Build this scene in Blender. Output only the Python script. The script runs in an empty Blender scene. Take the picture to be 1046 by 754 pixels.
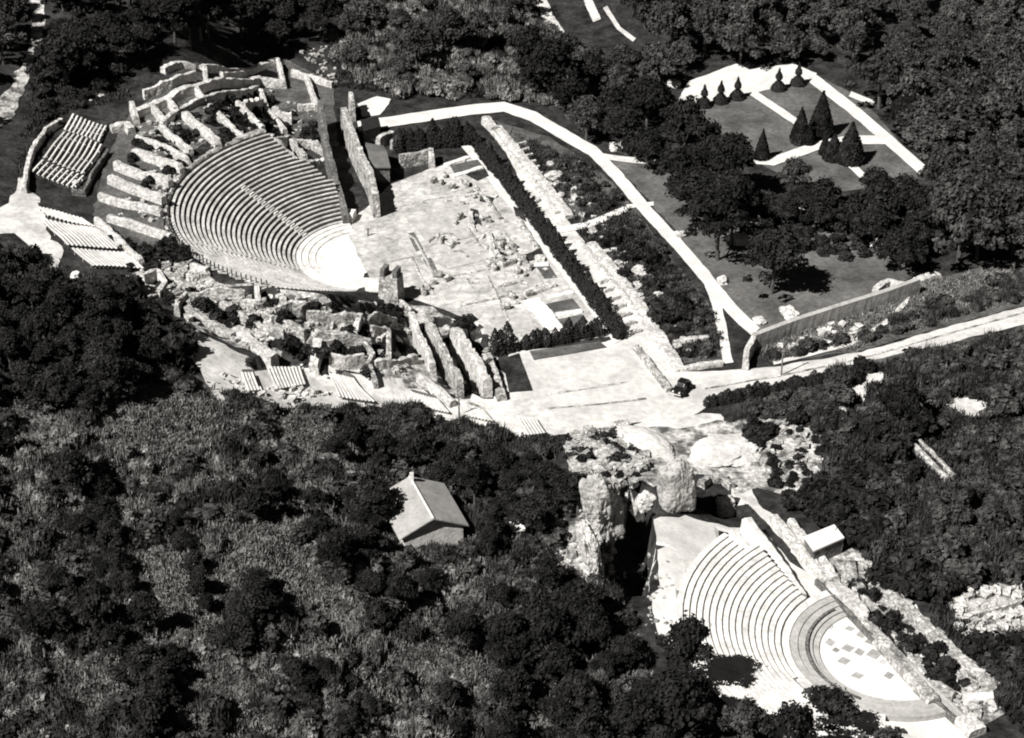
import bpy, bmesh, math, random
import numpy as np
from mathutils import Vector, Matrix, noise as mnoise
from mathutils.geometry import delaunay_2d_cdt

random.seed(7); rng = np.random.default_rng(7)
S = bpy.context.scene
COL = S.collection

# ------------------------------------------------------------------ camera
F, DEP, CAMH = 2098.0, math.radians(31), 156.0
cd = bpy.data.cameras.new('camera'); cam = bpy.data.objects.new('camera', cd); COL.objects.link(cam)
cam.location = (0, 0, CAMH); cam.rotation_euler = (math.pi/2-DEP, 0, 0)
cd.sensor_width = 36; cd.lens = F/1046*36; cd.clip_start = 1; cd.clip_end = 9000
S.camera = cam
SD, CD = math.sin(DEP), math.cos(DEP)
def ray(u, v):
    a = (u-523)/F; b = (377-v)/F
    return a, CD+b*SD, -SD+b*CD
def project(x, y, z):
    z = z-CAMH
    w = y*CD-z*SD; b = (y*SD+z*CD)/w
    return 523+F*x/w, 377-F*b

# ------------------------------------------------------------------ terrain heights
def sstep(a, b, x):
    t = np.clip((x-a)/(b-a), 0, 1); return t*t*(3-2*t)
C0 = np.array([-22.6, 295.0]); CO = np.array([45.3, 193.0])
AX = np.array([-.943, -.333]); FAR = np.array([-.333, .943])
NROW, R0, RW, RISE = 25, 12.5, .776, .40         # large theatre seats
NO, O0, OW, ORISE = 16, 13.2, .79, .26            # odeon seats
def crow(r): return (r-R0)/RW*RISE+.35
def corow(r): return (r-O0)/OW*ORISE+1.1
def Zraw(x, y):
    dx, dy = x-C0[0], y-C0[1]
    p = dx*AX[0]+dy*AX[1]; q = dx*FAR[0]+dy*FAR[1]
    w = 46+(20-46)*sstep(-24, 12, q)
    z = 11*sstep(-1, w, p)+4*sstep(30, 75, p)
    z = z+5*sstep(40, 110, q)*sstep(-30, 30, p)
    r = np.hypot(dx, dy); a = np.degrees(np.arctan2(dy, dx)) % 360
    z = np.maximum(z, np.where(r < 33, np.clip(crow(r)+.15, 0, None)*(r > 12.6), crow(33)*(1-sstep(33, 56, r)))*sstep(195, 215, a)*(1-sstep(258, 293, a)))
    ins = (r < 32.4) & (a > 100) & (a < 262-.5*(r-12.6))
    z = np.where(ins, np.minimum(z, np.maximum(crow(r)-1.3, -.25)), z)
    ex, ey = x-CO[0], y-CO[1]
    p2 = ex*AX[0]+ey*AX[1]; q2 = ex*FAR[0]+ey*FAR[1]
    zo = 5.1*sstep(2, 23, p2)*(1-sstep(37, 57, q2))*(1-.55*sstep(28, 60, p2))
    r2 = np.hypot(ex, ey); a2 = np.degrees(np.arctan2(ey, ex)) % 360
    zo = np.where((a2 > 88) & (a2 < 131) & (r2 > 13) & (r2 < 28), np.minimum(zo, .15), zo)
    insO = (r2 < 24.9) & (a2 > 131) & (a2 < 300)
    zo = np.where(insO, np.minimum(zo, np.maximum(corow(r2)-.9, -.25)), zo)
    z = np.maximum(z, zo)
    # the ravine right of the tall ruin, and the hollow beside the concrete pier
    t = np.clip((y-201)/(221-201), 0, 1); dr = np.hypot(x-(14.0+1.4*t), y-(201+20*t))
    z = z-7.0*(1-sstep(2.1, 3.1, dr))
    z = z-4.0*(1-sstep(1.6, 3.0, np.hypot((x-27.3)*.8, y-223.6)))
    # gentle lumps
    rough = sstep(6, 20, p)*(r > 37)+.5*sstep(36, 50, x+(y-254)*.05)*0
    z = z+rough*(.35*np.sin(x*.31+1.3*np.sin(y*.17))*np.sin(y*.27+np.sin(x*.13)))
    # ground falls away from the road on the right below it
    z = z-3.0*sstep(0, 40, (x-60)*.35-(y-262))*sstep(52, 75, x+.15*(y-200))
    return z
def axis(lo, hi, d, ext):
    m = list(np.arange(lo, hi+1e-6, d)); s = d; a = []; x = lo
    while x > -ext: s *= 1.35; x -= s; a.append(x)
    s = d; b = []; x = m[-1]
    while x < ext: s *= 1.35; x += s; b.append(x)
    return np.array(a[::-1]+m+b)
GX = axis(-130, 130, 1.0, 4000); GY = axis(150, 440, 1.0, 4000)
MX, MY = np.meshgrid(GX, GY)
GZ = Zraw(MX, MY)
PITS = []; PRE = []
def Z(x, y, G=None):
    G = GZ if G is None else G
    i = min(max(int(np.searchsorted(GX, x))-1, 0), len(GX)-2); j = min(max(int(np.searchsorted(GY, y))-1, 0), len(GY)-2)
    fx = (x-GX[i])/(GX[i+1]-GX[i]); fy = (y-GY[j])/(GY[j+1]-GY[j])
    return float((G[j, i]*(1-fx)+G[j, i+1]*fx)*(1-fy)+(G[j+1, i]*(1-fx)+G[j+1, i+1]*fx)*fy)
def P(u, v, h=0.0, G=None):
    """the point at height h above the ground seen at photo pixel (u, v)"""
    dx, dy, dz = ray(u, v)
    t = (CAMH-22-h)/-dz
    t2 = (CAMH+5)/-dz; n = 60; prev = t
    for k in range(n+1):
        s = t+(t2-t)*k/n
        if CAMH+dz*s <= Z(dx*s, dy*s, G)+h:
            a, b = prev, s
            for _ in range(14):
                m = (a+b)/2
                if CAMH+dz*m <= Z(dx*m, dy*m, G)+h: b = m
                else: a = m
            s = b; break
        prev = s
    return Vector((dx*s, dy*s, Z(dx*s, dy*s, G)))
def PZ(u, v, z):
    dx, dy, dz = ray(u, v); s = (z-CAMH)/dz
    return Vector((dx*s, dy*s, z))

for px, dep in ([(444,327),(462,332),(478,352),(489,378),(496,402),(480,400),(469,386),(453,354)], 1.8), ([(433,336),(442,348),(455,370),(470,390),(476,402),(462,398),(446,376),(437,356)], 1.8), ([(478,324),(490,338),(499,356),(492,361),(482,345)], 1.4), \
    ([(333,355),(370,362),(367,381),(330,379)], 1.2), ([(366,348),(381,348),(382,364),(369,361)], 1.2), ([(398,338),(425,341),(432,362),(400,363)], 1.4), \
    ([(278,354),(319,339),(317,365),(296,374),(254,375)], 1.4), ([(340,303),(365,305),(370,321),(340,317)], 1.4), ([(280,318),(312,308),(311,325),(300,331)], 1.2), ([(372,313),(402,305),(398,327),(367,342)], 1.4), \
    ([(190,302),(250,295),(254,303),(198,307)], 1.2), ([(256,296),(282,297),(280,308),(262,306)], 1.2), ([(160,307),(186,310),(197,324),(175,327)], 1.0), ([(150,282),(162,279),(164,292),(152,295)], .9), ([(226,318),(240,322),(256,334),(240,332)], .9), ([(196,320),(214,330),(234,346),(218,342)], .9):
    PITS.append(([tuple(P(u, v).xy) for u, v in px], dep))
def inside(poly):
    x, y = MX, MY; c = np.zeros(x.shape, bool); j = len(poly)-1
    for i in range(len(poly)):
        xi, yi = poly[i]; xj, yj = poly[j]; den = (yj-yi) or 1e-9
        c ^= ((yi > y) != (yj > y)) & (x < (xj-xi)*(y-yi)/den+xi); j = i
    return c
GZ0 = GZ.copy()
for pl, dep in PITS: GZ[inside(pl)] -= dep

# ------------------------------------------------------------------ materials (monochrome photograph: warm greys)
def grey(g): return (g*1.0, g*.972, g*.93, 1)
def mat(name, lo, hi, scale=.5, rough=.95, bump=.0, detail=8, fine=None, contrast=(.35, .65), rnd=0.0, lines=None, joint=None):
    m = bpy.data.materials.new(name); m.use_nodes = True
    N = m.node_tree.nodes; L = m.node_tree.links
    b = N['Principled BSDF']; b.inputs['Roughness'].default_value = rough; b.inputs['Specular IOR Level'].default_value = .15
    tc = N.new('ShaderNodeTexCoord'); geo = N.new('ShaderNodeNewGeometry')
    n = N.new('ShaderNodeTexNoise'); n.inputs['Scale'].default_value = scale; n.inputs['Detail'].default_value = detail; n.inputs['Roughness'].default_value = .62
    L.new(geo.outputs['Position'], n.inputs['Vector'])
    cr = N.new('ShaderNodeValToRGB'); cr.color_ramp.elements[0].position = contrast[0]; cr.color_ramp.elements[1].position = contrast[1]
    cr.color_ramp.elements[0].color = grey(lo); cr.color_ramp.elements[1].color = grey(hi)
    L.new(n.outputs['Fac'], cr.inputs['Fac'])
    out = cr.outputs['Color']
    def mul(fac_socket, a, c):
        nonlocal out
        mr = N.new('ShaderNodeMapRange'); mr.inputs['To Min'].default_value = a; mr.inputs['To Max'].default_value = c
        L.new(fac_socket, mr.inputs['Value'])
        mx = N.new('ShaderNodeMix'); mx.data_type = 'RGBA'; mx.blend_type = 'MULTIPLY'; mx.inputs['Factor'].default_value = 1
        L.new(out, mx.inputs[6]); L.new(mr.outputs['Result'], mx.inputs[7]); out = mx.outputs[2]
        return mr
    if fine:
        n2 = N.new('ShaderNodeTexNoise'); n2.inputs['Scale'].default_value = fine[0]; n2.inputs['Detail'].default_value = 4
        L.new(geo.outputs['Position'], n2.inputs['Vector'])
        mr = mul(n2.outputs['Fac'], 1-fine[1], 1+fine[1]*.6); mr.inputs['From Min'].default_value = .3; mr.inputs['From Max'].default_value = .7
    if joint:
        vo = N.new('ShaderNodeTexVoronoi'); vo.feature = 'DISTANCE_TO_EDGE'; vo.inputs['Scale'].default_value = joint[0]
        L.new(geo.outputs['Position'], vo.inputs['Vector']); mr = mul(vo.outputs['Distance'], 1-joint[1], 1); mr.inputs['From Max'].default_value = joint[2]
    if lines:
        wv = N.new('ShaderNodeTexWave'); wv.inputs['Scale'].default_value = lines[0]; wv.inputs['Distortion'].default_value = .4
        wv.bands_direction = lines[2]
        L.new(tc.outputs['Object'], wv.inputs['Vector']); mul(wv.outputs['Fac'], 1-lines[1], 1)
    if rnd:
        oi = N.new('ShaderNodeObjectInfo'); mul(oi.outputs['Random'], 1-rnd, 1+rnd)
    L.new(out, b.inputs['Base Color'])
    if bump:
        n3 = N.new('ShaderNodeTexNoise'); n3.inputs['Scale'].default_value = 2.2; n3.inputs['Detail'].default_value = 8
        L.new(geo.outputs['Position'], n3.inputs['Vector'])
        bp = N.new('ShaderNodeBump'); bp.inputs['Strength'].default_value = bump; bp.inputs['Distance'].default_value = .3
        L.new(n3.outputs['Fac'], bp.inputs['Height']); L.new(bp.outputs['Normal'], b.inputs['Normal'])
    return m
M = dict(
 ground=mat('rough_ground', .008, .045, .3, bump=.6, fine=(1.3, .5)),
 road=mat('pale_gravel_road', .36, .55, .16, bump=.2, fine=(1.0, .18), contrast=(.3, .6)),
 sand=mat('pale_trodden_earth', .34, .58, .22, bump=.3, fine=(1.1, .2), contrast=(.3, .58)),
 rubbly=mat('stony_earth', .09, .52, .45, bump=.8, fine=(1.6, .45), contrast=(.40, .58)),
 gravel=mat('white_gravel', .48, .64, .3, bump=.15, fine=(1.5, .1)),
 lawn=mat('mown_lawn', .055, .135, .13, bump=.4, fine=(1.2, .3)),
 dry=mat('dry_meadow', .05, .17, .4, bump=.7, fine=(1.6, .4)),
 meadow=mat('long_dry_grass', .04, .12, .22, bump=.7, fine=(1.6, .4)),
 floor=mat('stage_paving', .26, .52, .22, bump=.12, joint=(.42, .28, .06), fine=(.9, .3), contrast=(.3, .6)),
 seat=mat('weathered_limestone_seat', .28, .52, .4, bump=.3, joint=(.8, .3, .07), fine=(2.4, .25), contrast=(.3, .6)),
 odeon=mat('white_limestone_seat', .46, .66, .5, bump=.15, joint=(.8, .15, .05), fine=(1.6, .2), contrast=(.3, .6)),
 grey=mat('grey_marble_step', .30, .40, .5, bump=.1, fine=(2, .15)),
 paving=mat('worn_paving', .32, .46, .5, fine=(1.2, .2)),
 slab=mat('grey_marble_slab', .22, .36, .8, rnd=.25),
 white=mat('white_marble', .58, .66, .5),
 wall=mat('rubble_masonry', .18, .56, .6, bump=1.0, joint=(1.3, .42, .16), fine=(2.2, .5), contrast=(.33, .6)),
 palewall=mat('pale_masonry', .40, .64, .5, bump=.7, joint=(1.2, .32, .14), fine=(2.0, .3)),
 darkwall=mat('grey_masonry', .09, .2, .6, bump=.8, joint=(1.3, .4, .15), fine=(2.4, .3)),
 rock=mat('old_concrete_masonry', .16, .44, .4, bump=1.0, fine=(1.7, .4), contrast=(.3, .62)),
 plank=mat('bench_plank', .45, .62, .8, rnd=.12),
 timber=mat('old_timber', .10, .2, .8),
 leafA=mat('dark_foliage', .005, .030, .8, rough=.9, fine=(2.4, .5), rnd=.3, contrast=(.42, .64)),
 leafB=mat('mid_foliage', 0.014, .085, .7, rough=.9, fine=(2.4, .5), rnd=.3, contrast=(.4, .66)),
 leafC=mat('pale_scrub_foliage', .05, .22, .6, rough=.9, fine=(2.4, .4), rnd=.3, contrast=(.36, .66)),
 cyp=mat('cypress_foliage', .014, .028, .9, rough=.95, rnd=.2),
 bark=mat('bark', .05, .10, 2.0, bump=.5),
 tileA=mat('roof_tile_pale', .28, .40, .6, bump=.15, fine=(2.5, .12), lines=(1.3, .3, 'Y')),
 plaster=mat('pale_plaster', .46, .64, .7, bump=.2, fine=(1.5, .2)),
 roofdark=mat('grey_roof_sheet', .10, .16, .5, lines=(1.1, .25, 'X')),
 paint=mat('black_car_paint', .008, .012, 1, rough=.3),
 glass=mat('window_glass', .02, .03, 1, rough=.1),
 chrome=mat('bright_metal', .5, .6, 1, rough=.3),
 tyre=mat('rubber', .012, .02, 1),
)

# ------------------------------------------------------------------ object helpers
def link(o, parent=None):
    COL.objects.link(o)
    if parent: o.parent = parent
    return o
def meshobj(name, verts, faces, m, parent=None, smooth=False):
    me = bpy.data.meshes.new(name); me.from_pydata([tuple(v) for v in verts], [], faces); me.update()
    me.materials.append(m)
    if smooth: me.polygons.foreach_set('use_smooth', [True]*len(me.polygons))
    return link(bpy.data.objects.new(name, me), parent)
def quadmesh(name, V, m):
    """V: (n,4,3) numpy array of quads"""
    n = len(V); me = bpy.data.meshes.new(name)
    me.vertices.add(n*4); me.vertices.foreach_set('co', V.reshape(-1).astype(np.float32))
    me.loops.add(n*4); me.loops.foreach_set('vertex_index', np.arange(n*4, dtype=np.int32))
    me.polygons.add(n); me.polygons.foreach_set('loop_start', np.arange(0, n*4, 4, dtype=np.int32))
    me.update(calc_edges=True); me.materials.append(m)
    return me
def tag(o, label=None, cat=None, group=None, kind=None):
    if label: o['label'] = label
    if cat: o['category'] = cat
    if group: o['group'] = group
    if kind: o['kind'] = kind
    return o
def empty(name, loc=(0, 0, 0), rz=0):
    o = bpy.data.objects.new(name, None); o.location = loc; o.rotation_euler = (0, 0, rz); o.empty_display_size = .3
    return link(o)
class MB:
    def __init__(s): s.v = []; s.f = []
    def box(s, c, size, rz=0, jit=0, M4=None):
        n = len(s.v); cx, cy, cz = c; a, b = math.cos(rz), math.sin(rz)
        for k in range(8):
            x = (k & 1)*2-1; y = (k >> 1 & 1)*2-1; z = (k >> 2 & 1)*2-1
            x *= size[0]/2*(1+random.uniform(-jit, jit)); y *= size[1]/2*(1+random.uniform(-jit, jit)); z *= size[2]/2*(1+random.uniform(-jit, jit))
            s.v.append(Vector((cx+x*a-y*b, cy+x*b+y*a, cz+z)))
        s.f += [[n+i for i in q] for q in ((0, 2, 3, 1), (4, 5, 7, 6), (0, 1, 5, 4), (2, 6, 7, 3), (0, 4, 6, 2), (1, 3, 7, 5))]
    def prism(s, pts_bottom, pts_top):
        n = len(s.v); k = len(pts_bottom); s.v += [Vector(p) for p in pts_bottom]+[Vector(p) for p in pts_top]
        s.f.append([n+i for i in range(k)][::-1]); s.f.append([n+k+i for i in range(k)])
        for i in range(k): j = (i+1) % k; s.f.append([n+i, n+j, n+k+j, n+k+i])
    def tube(s, a, b, r0, r1, seg=8):
        a = Vector(a); b = Vector(b); d = (b-a).normalized(); u = d.orthogonal().normalized(); w = d.cross(u); n = len(s.v)
        for c, r in ((a, r0), (b, r1)):
            for i in range(seg):
                t = 2*math.pi*i/seg; s.v.append(c+u*math.cos(t)*r+w*math.sin(t)*r)
        for i in range(seg): j = (i+1) % seg; s.f.append([n+i, n+j, n+seg+j, n+seg+i])
        s.f.append([n+i for i in range(seg)][::-1]); s.f.append([n+seg+i for i in range(seg)])
    def lathe(s, c, prof, seg=16):
        n = len(s.v)
        for r, z in prof:
            for i in range(seg):
                t = 2*math.pi*i/seg; s.v.append(Vector((c[0]+r*math.cos(t), c[1]+r*math.sin(t), c[2]+z)))
        for k in range(len(prof)-1):
            for i in range(seg):
                j = (i+1) % seg; s.f.append([n+k*seg+i, n+k*seg+j, n+k*seg+seg+j, n+k*seg+seg+i])
        s.f.append([n+i for i in range(seg)][::-1]); s.f.append([n+(len(prof)-1)*seg+i for i in range(seg)])
    def obj(s, name, m, parent=None, smooth=False): return meshobj(name, s.v, s.f, m, parent, smooth)

# ------------------------------------------------------------------ ground
ny, nx = GZ.shape
gv = np.stack([MX, MY, GZ], -1).reshape(-1, 3)
idx = np.arange(ny*nx).reshape(ny, nx)
q = np.stack([idx[:-1, :-1], idx[:-1, 1:], idx[1:, 1:], idx[1:, :-1]], -1).reshape(-1, 4)
me = bpy.data.meshes.new('ground'); me.vertices.add(len(gv)); me.vertices.foreach_set('co', gv.reshape(-1))
me.loops.add(q.size); me.loops.foreach_set('vertex_index', q.reshape(-1).astype(np.int32))
me.polygons.add(len(q)); me.polygons.foreach_set('loop_start', np.arange(0, q.size, 4, dtype=np.int32)); me.update(calc_edges=True)
me.materials.append(M['ground'])
tag(link(bpy.data.objects.new('ground', me)), 'dark rough ground of the hillside under the scrub and ruins', kind='structure')

CLEAR = []     # ground polygons kept free of plants
def inpoly(x, y, poly):
    c = False; n = len(poly); j = n-1
    for i in range(n):
        xi, yi = poly[i][0], poly[i][1]; xj, yj = poly[j][0], poly[j][1]
        if (yi > y) != (yj > y) and x < (xj-xi)*(y-yi)/(yj-yi)+xi: c = not c
        j = i
    return c
LAYER = [.05]
def drape(name, poly, m, label=None, rag=.5, clear=True, step=1.6, off=None, px=True):
    pts = [P(u, v) for u, v in poly] if px else [Vector((a, b, 0)) for a, b in poly]
    out = []
    n = len(pts)
    for i in range(n):
        a, b = pts[i], pts[(i+1) % n]; d = (b-a).to_2d(); l = max(d.length, .01); k = max(1, int(l/1.2))
        nrm = Vector((-d.y, d.x))/l
        for s in range(k):
            t = s/k; q = a.to_2d().lerp(b.to_2d(), t)
            j = rag*(mnoise.noise(Vector((q.x*.35, q.y*.35, len(name))))*1.2+mnoise.noise(Vector((q.x*1.1, q.y*1.1, 3)))*.6)
            out.append(q+nrm*j)
    xs = [p.x for p in out]; ys = [p.y for p in out]
    pl = [(p.x, p.y) for p in out]
    if clear: CLEAR.append(pl)
    ins = []
    for x in np.arange(min(xs), max(xs), step):
        for y in np.arange(min(ys), max(ys), step):
            if inpoly(x, y, pl): ins.append(Vector((x+random.uniform(-.1, .1), y+random.uniform(-.1, .1))))
    nb = len(out)
    vv, ee, ff, *_ = delaunay_2d_cdt(out+ins, [(i, (i+1) % nb) for i in range(nb)], [], 1, 1e-4)
    if off is None: LAYER[0] += .004; off = LAYER[0]
    o = meshobj(name, [(p.x, p.y, Z(p.x, p.y)+off) for p in vv], [list(f)[::1] for f in ff], m)
    return tag(o, label, kind='structure')
def strip(px, w):
    """polygon (photo pixels) of a band of half-width w pixels along a pixel polyline"""
    L = []; R = []
    for i, p in enumerate(px):
        a = Vector(px[max(i-1, 0)][:2]); b = Vector(px[min(i+1, len(px)-1)][:2]); d = (b-a).normalized(); n = Vector((-d.y, d.x))
        ww = p[2] if len(p) > 2 else w
        nv = Vector((n.x*ww, n.y*ww*.8)); c = Vector(p[:2]); L.append(c+nv); R.append(c-nv)
    return [tuple(p) for p in L+R[::-1]]

drape('meadow', [(850,378),(900,366),(960,352),(1060,330),(1070,470),(1046,600),(960,600),(890,560),(840,470),(800,420)], M['meadow'], 'scrubby grass slope right of the odeon below the road', rag=1.5, clear=False)
drape('verge', [(770,352),(850,320),(935,290),(1060,258),(1060,308),(960,336),(880,358),(790,372)], M['meadow'], 'grass verge between retaining wall and road', rag=.6, clear=False)
for pl in ([(110,396),(225,396),(245,445),(165,478),(70,458)], [(140,560),(190,532),(232,585),(240,645),(185,658),(130,612)], [(32,680),(130,650),(158,725),(40,728)], [(170,662),(252,652),(248,722),(188,724)], [(212,502),(330,556),(338,628),(238,608)], [(328,597),(374,597),(388,658),(338,652)], [(385,652),(470,637),(492,692),(408,702)]): drape('dry_grass', pl, M['dry'], 'pale dry grass of a foreground clearing', rag=1.5, clear=False)
drape('garden_ground', [(500,122),(560,140),(610,172),(650,215),(690,268),(730,318),(738,372),(690,372),(640,300),(590,230),(540,165)], M['meadow'], 'weedy strip between the portico foundation and the curving path', rag=.5, clear=False)
drape('lawn', [(625,165),(690,165),(760,215),(850,225),(940,280),(880,312),(775,338),(735,300),(690,235)], M['lawn'], 'mown lawn under the park trees behind the retaining wall', clear=False)
drape('lawn', [(705,112),(770,96),(835,78),(880,100),(950,182),(900,190),(840,200),(770,165)], M['lawn'], 'formal lawn of the garden with clipped cones', rag=.1)
drape('scrub_clearing', [(110,410),(230,380),(330,420),(330,500),(250,640),(160,700),(120,600),(150,500)], M['meadow'], 'paler overgrown clearing in the foreground scrub', rag=2, clear=False)
drape('road', [(1075,305),(1046,314),(960,337),(880,360),(800,374),(745,379),(700,380),(672,372),(640,345),(610,352),(520,360),(512,392),(545,414),(500,420),(505,440),(560,446),(600,440),(650,432),(700,430),(725,414),(800,391),(880,371),(960,353),(1046,332),(1075,322)], M['road'], 'pale unsurfaced road sweeping in from the right to the forecourt', rag=.35)
drape('track', [(640,436),(700,424),(735,424),(770,455),(775,480),(768,505),(800,540),(848,590),(840,598),(812,570),(778,528),(752,515),(750,490),(722,478),(690,460)], M['sand'], 'sandy track descending from the road beside the odeon', rag=.8)
drape('terrace', [(180,352),(200,338),(235,356),(262,376),(300,370),(345,370),(390,382),(425,393),(440,404),(480,408),(492,380),(515,388),(548,412),(585,440),(540,448),(500,441),(440,426),(380,414),(300,420),(250,404),(215,400),(205,378)], M['sand'], 'white trodden terrace below the theatre ruins', rag=.7)
drape('ruin_ground', [(140,280),(175,262),(230,290),(330,302),(400,306),(440,315),(500,345),(515,395),(470,405),(380,385),(300,370),(240,355),(190,330)], M['rubbly'], 'stony ground among the theatre substructures', rag=.8)
drape('ruin_ground', [(130,120),(200,65),(290,60),(340,85),(345,150),(270,138),(195,158),(165,200),(170,250),(140,265),(95,220),(110,160)], M['meadow'], 'grassy ground between the radial walls of the theatre', rag=.4)
drape('track', [(-20,222),(10,208),(24,180),(40,205),(48,235),(66,262),(58,280),(40,262),(15,240),(-20,240)], M['sand'], 'pale hillside track left of the bench blocks', rag=.8)
drape('track', [(30,0),(46,0),(44,38),(30,80),(12,120),(-14,150),(-14,110),(10,92),(33,45)], M['rubbly'], 'narrow track climbing at the upper left edge', rag=.6)
drape('excavation', [(585,450),(640,432),(700,440),(770,425),(835,440),(850,480),(810,505),(775,500),(750,505),(745,490),(716,485),(660,500),(640,492),(612,560),(616,600),(575,585),(565,560),(600,520)], M['rubbly'], 'churned stony excavation ground above the odeon', rag=1)
drape('embankment', [(668,532),(700,528),(745,540),(770,535),(815,580),(850,600),(835,630),(800,600),(750,575),(705,620),(690,670),(668,640),(662,600),(668,560)], M['gravel'], 'smooth white bank round the top of the odeon', rag=.5, off=.16)
drape('rubble_slope', [(840,560),(880,555),(960,650),(1040,720),(1000,745),(930,670),(850,610)], M['rubbly'], 'stony strip along the odeon stage wall', rag=.7)
drape('spoil_patch', [(960,610),(1010,595),(1060,605),(1060,640),(1010,660),(985,640)], M['rubbly'], 'white spoil heap patch at the right edge', rag=1)
drape('bare_patch', [(962,412),(985,405),(1008,412),(1003,428),(985,425)], M['sand'], 'bare white patch in the right hand meadow', rag=.5)
drape('bare_patch', [(856,388),(900,380),(912,388),(888,395),(882,412),(868,402)], M['sand'], 'bare white triangle of earth beside the round bush', rag=.5)
drape('bare_patch', [(840,404),(850,402),(866,420),(860,424)], M['sand'], 'narrow strip of bare earth below the road hedge', rag=.2)
drape('bare_patch', [(365,107),(385,99),(400,102),(388,118),(372,120)], M['gravel'], 'bare white patch behind the parodos wall', rag=.4)
drape('bare_patch', [(210,400),(224,400),(232,413),(220,412)], M['sand'], 'small bare patch at the foot of the terrace', rag=.3)
for px, lb in (([(556,404),(600,398),(640,391)], 'faint wheel rut on the forecourt'), ([(560,418),(610,414),(660,408)], 'second faint wheel rut on the forecourt'), ([(720,398),(800,384),(880,367),(960,344),(1046,320)], 'faint wheel rut along the road')): drape('wheel_rut', strip(px, .9), M['rubbly'], lb, rag=.1, clear=False, step=3)
drape('bare_patch', [(514,532),(530,529),(538,543),(524,545)], M['sand'], 'bare pale patch right of the house', rag=.3)
drape('stage_floor', [(352,232),(372,215),(398,190),(452,168),(478,160),(500,182),(522,208),(560,250),(592,292),(625,345),(560,352),(515,356),(480,330),(440,312),(400,300),(385,300)], M['floor'], 'bleached paving of the theatre stage and scene building', rag=.2)
for nm, px, w, lb in [
  ('path', [(366,130),(420,122),(480,113),(515,110),(545,120),(575,138),(605,155),(630,180),(655,210),(690,248),(722,285),(748,318),(772,340)], 6.5, 'broad white path curving round the park from the parodos'),
  ('path', [(724,290),(732,312),(738,340),(744,372)], 5, 'white path branching down to the road'),
  ('path', [(612,160),(640,164),(682,167)], 3.5, 'short white path running into the trees'),
  ('path', [(566,237),(600,231),(640,214)], 4, 'white cross path over the portico foundation'),
  ('path', [(640,212),(668,209)], 2.5, 'stub of path opposite the cross path'),
  ('path', [(473,146),(520,205),(570,270),(632,350)], 4.5, 'straight pale walk beside the long cypress hedge'),
  ('path', [(790,372),(870,352),(905,330),(925,310),(930,295)], 2.5, 'thin footpath from the road to the wall end'),
  ('street', [(552,0),(562,22),(572,36)], 6, 'pale street at the top edge'),
  ('street', [(600,0),(610,22)], 4.5, 'short pale street at the top edge between trees'),
  ('street', [(618,8),(632,30),(648,42)], 2.5, 'narrow pale lane at the top edge'),
  ('path', [(860,392+30),(868,404+30)], .6, 'scrap of path'),
][:10]:
    drape(nm, strip(px, w), M['gravel'] if nm == 'path' else M['sand'], lb, rag=.15)
drape('terrace', [(692,104),(704,84),(752,66),(765,72),(810,66),(835,76),(826,84),(770,96),(706,112)], M['gravel'], 'white gravel terrace at the head of the garden', rag=.3)
for px, w, lb in [
  ([(766,94),(790,110),(814,126)], 4, 'straight white garden path between the two lawns'),
  ([(826,78),(870,112),(905,142),(948,180)], 6, 'long straight white garden path on the right'),
  ([(770,164),(790,166),(812,158),(835,150),(866,144),(905,144)], 5.5, 'white garden cross path between the conifers'),
  ([(856,160),(872,172),(884,184)], 4, 'white garden path beyond the conifers'),
  ([(868,97),(892,107)], 3.5, 'short white path among the trees right of the garden')]:
    drape('path', strip(px, w), M['gravel'], lb, rag=.1)
LAYER[0] = .20
for px, lb in [([(538,262),(552,253),(558,268)], 'small triangular turf bed beside the walk'), ([(547,273),(561,272),(570,285),(556,286)], 'turf bed beside the straight walk'),
           ([(556,312),(585,306),(593,316),(562,321)], 'turf bed between white kerbs'), ([(563,329),(594,322),(603,332),(567,336)], 'turf bed in front of the short cypress hedge'),
           ([(459,170),(488,164),(496,174),(466,180)], 'turf bed at the far end of the stage'), ([(472,178),(496,174),(500,181),(488,186)], 'dark turf strip at the far stage corner'),
           ([(541,360),(612,350),(620,356),(545,369)], 'turf strip in front of the short cypress hedge'), ([(513,368),(530,362),(544,400),(520,402)], 'dark sunken bed at the forecourt corner'), ([(429,382),(445,396),(456,404),(441,400),(432,393)], 'dark strip of painted shade under the slanting wall')]:
    drape('turf_bed', px, M['ground'] if 'dark' in lb else M['lawn'], lb, rag=.1, clear=True, step=1.0)  # beds are turf; the strip under the slanting wall is painted shade
for px, lb in [([(446,255),(498,246),(510,264),(458,276)], 'faint grey paved rectangle on the stage'), ([(500,330),(540,320),(546,338),(510,346)], 'grey paved rectangle near the short hedge'), ([(415,225),(470,212),(500,240),(440,252)], 'grey worn paving in the middle of the stage')]:
    drape('paving', px, M['paving'], lb, rag=.2, step=1.0)

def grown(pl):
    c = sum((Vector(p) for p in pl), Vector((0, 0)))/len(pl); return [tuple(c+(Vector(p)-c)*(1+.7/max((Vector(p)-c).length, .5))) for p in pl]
for pl, dep in PITS: drape('pit_floor', grown(pl), M['ground'], 'floor of an excavated cell with its shade painted dark', rag=.2, px=False, step=.7, clear=False, off=.32)  # dark ground colour paints the shade between the ruin walls
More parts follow.
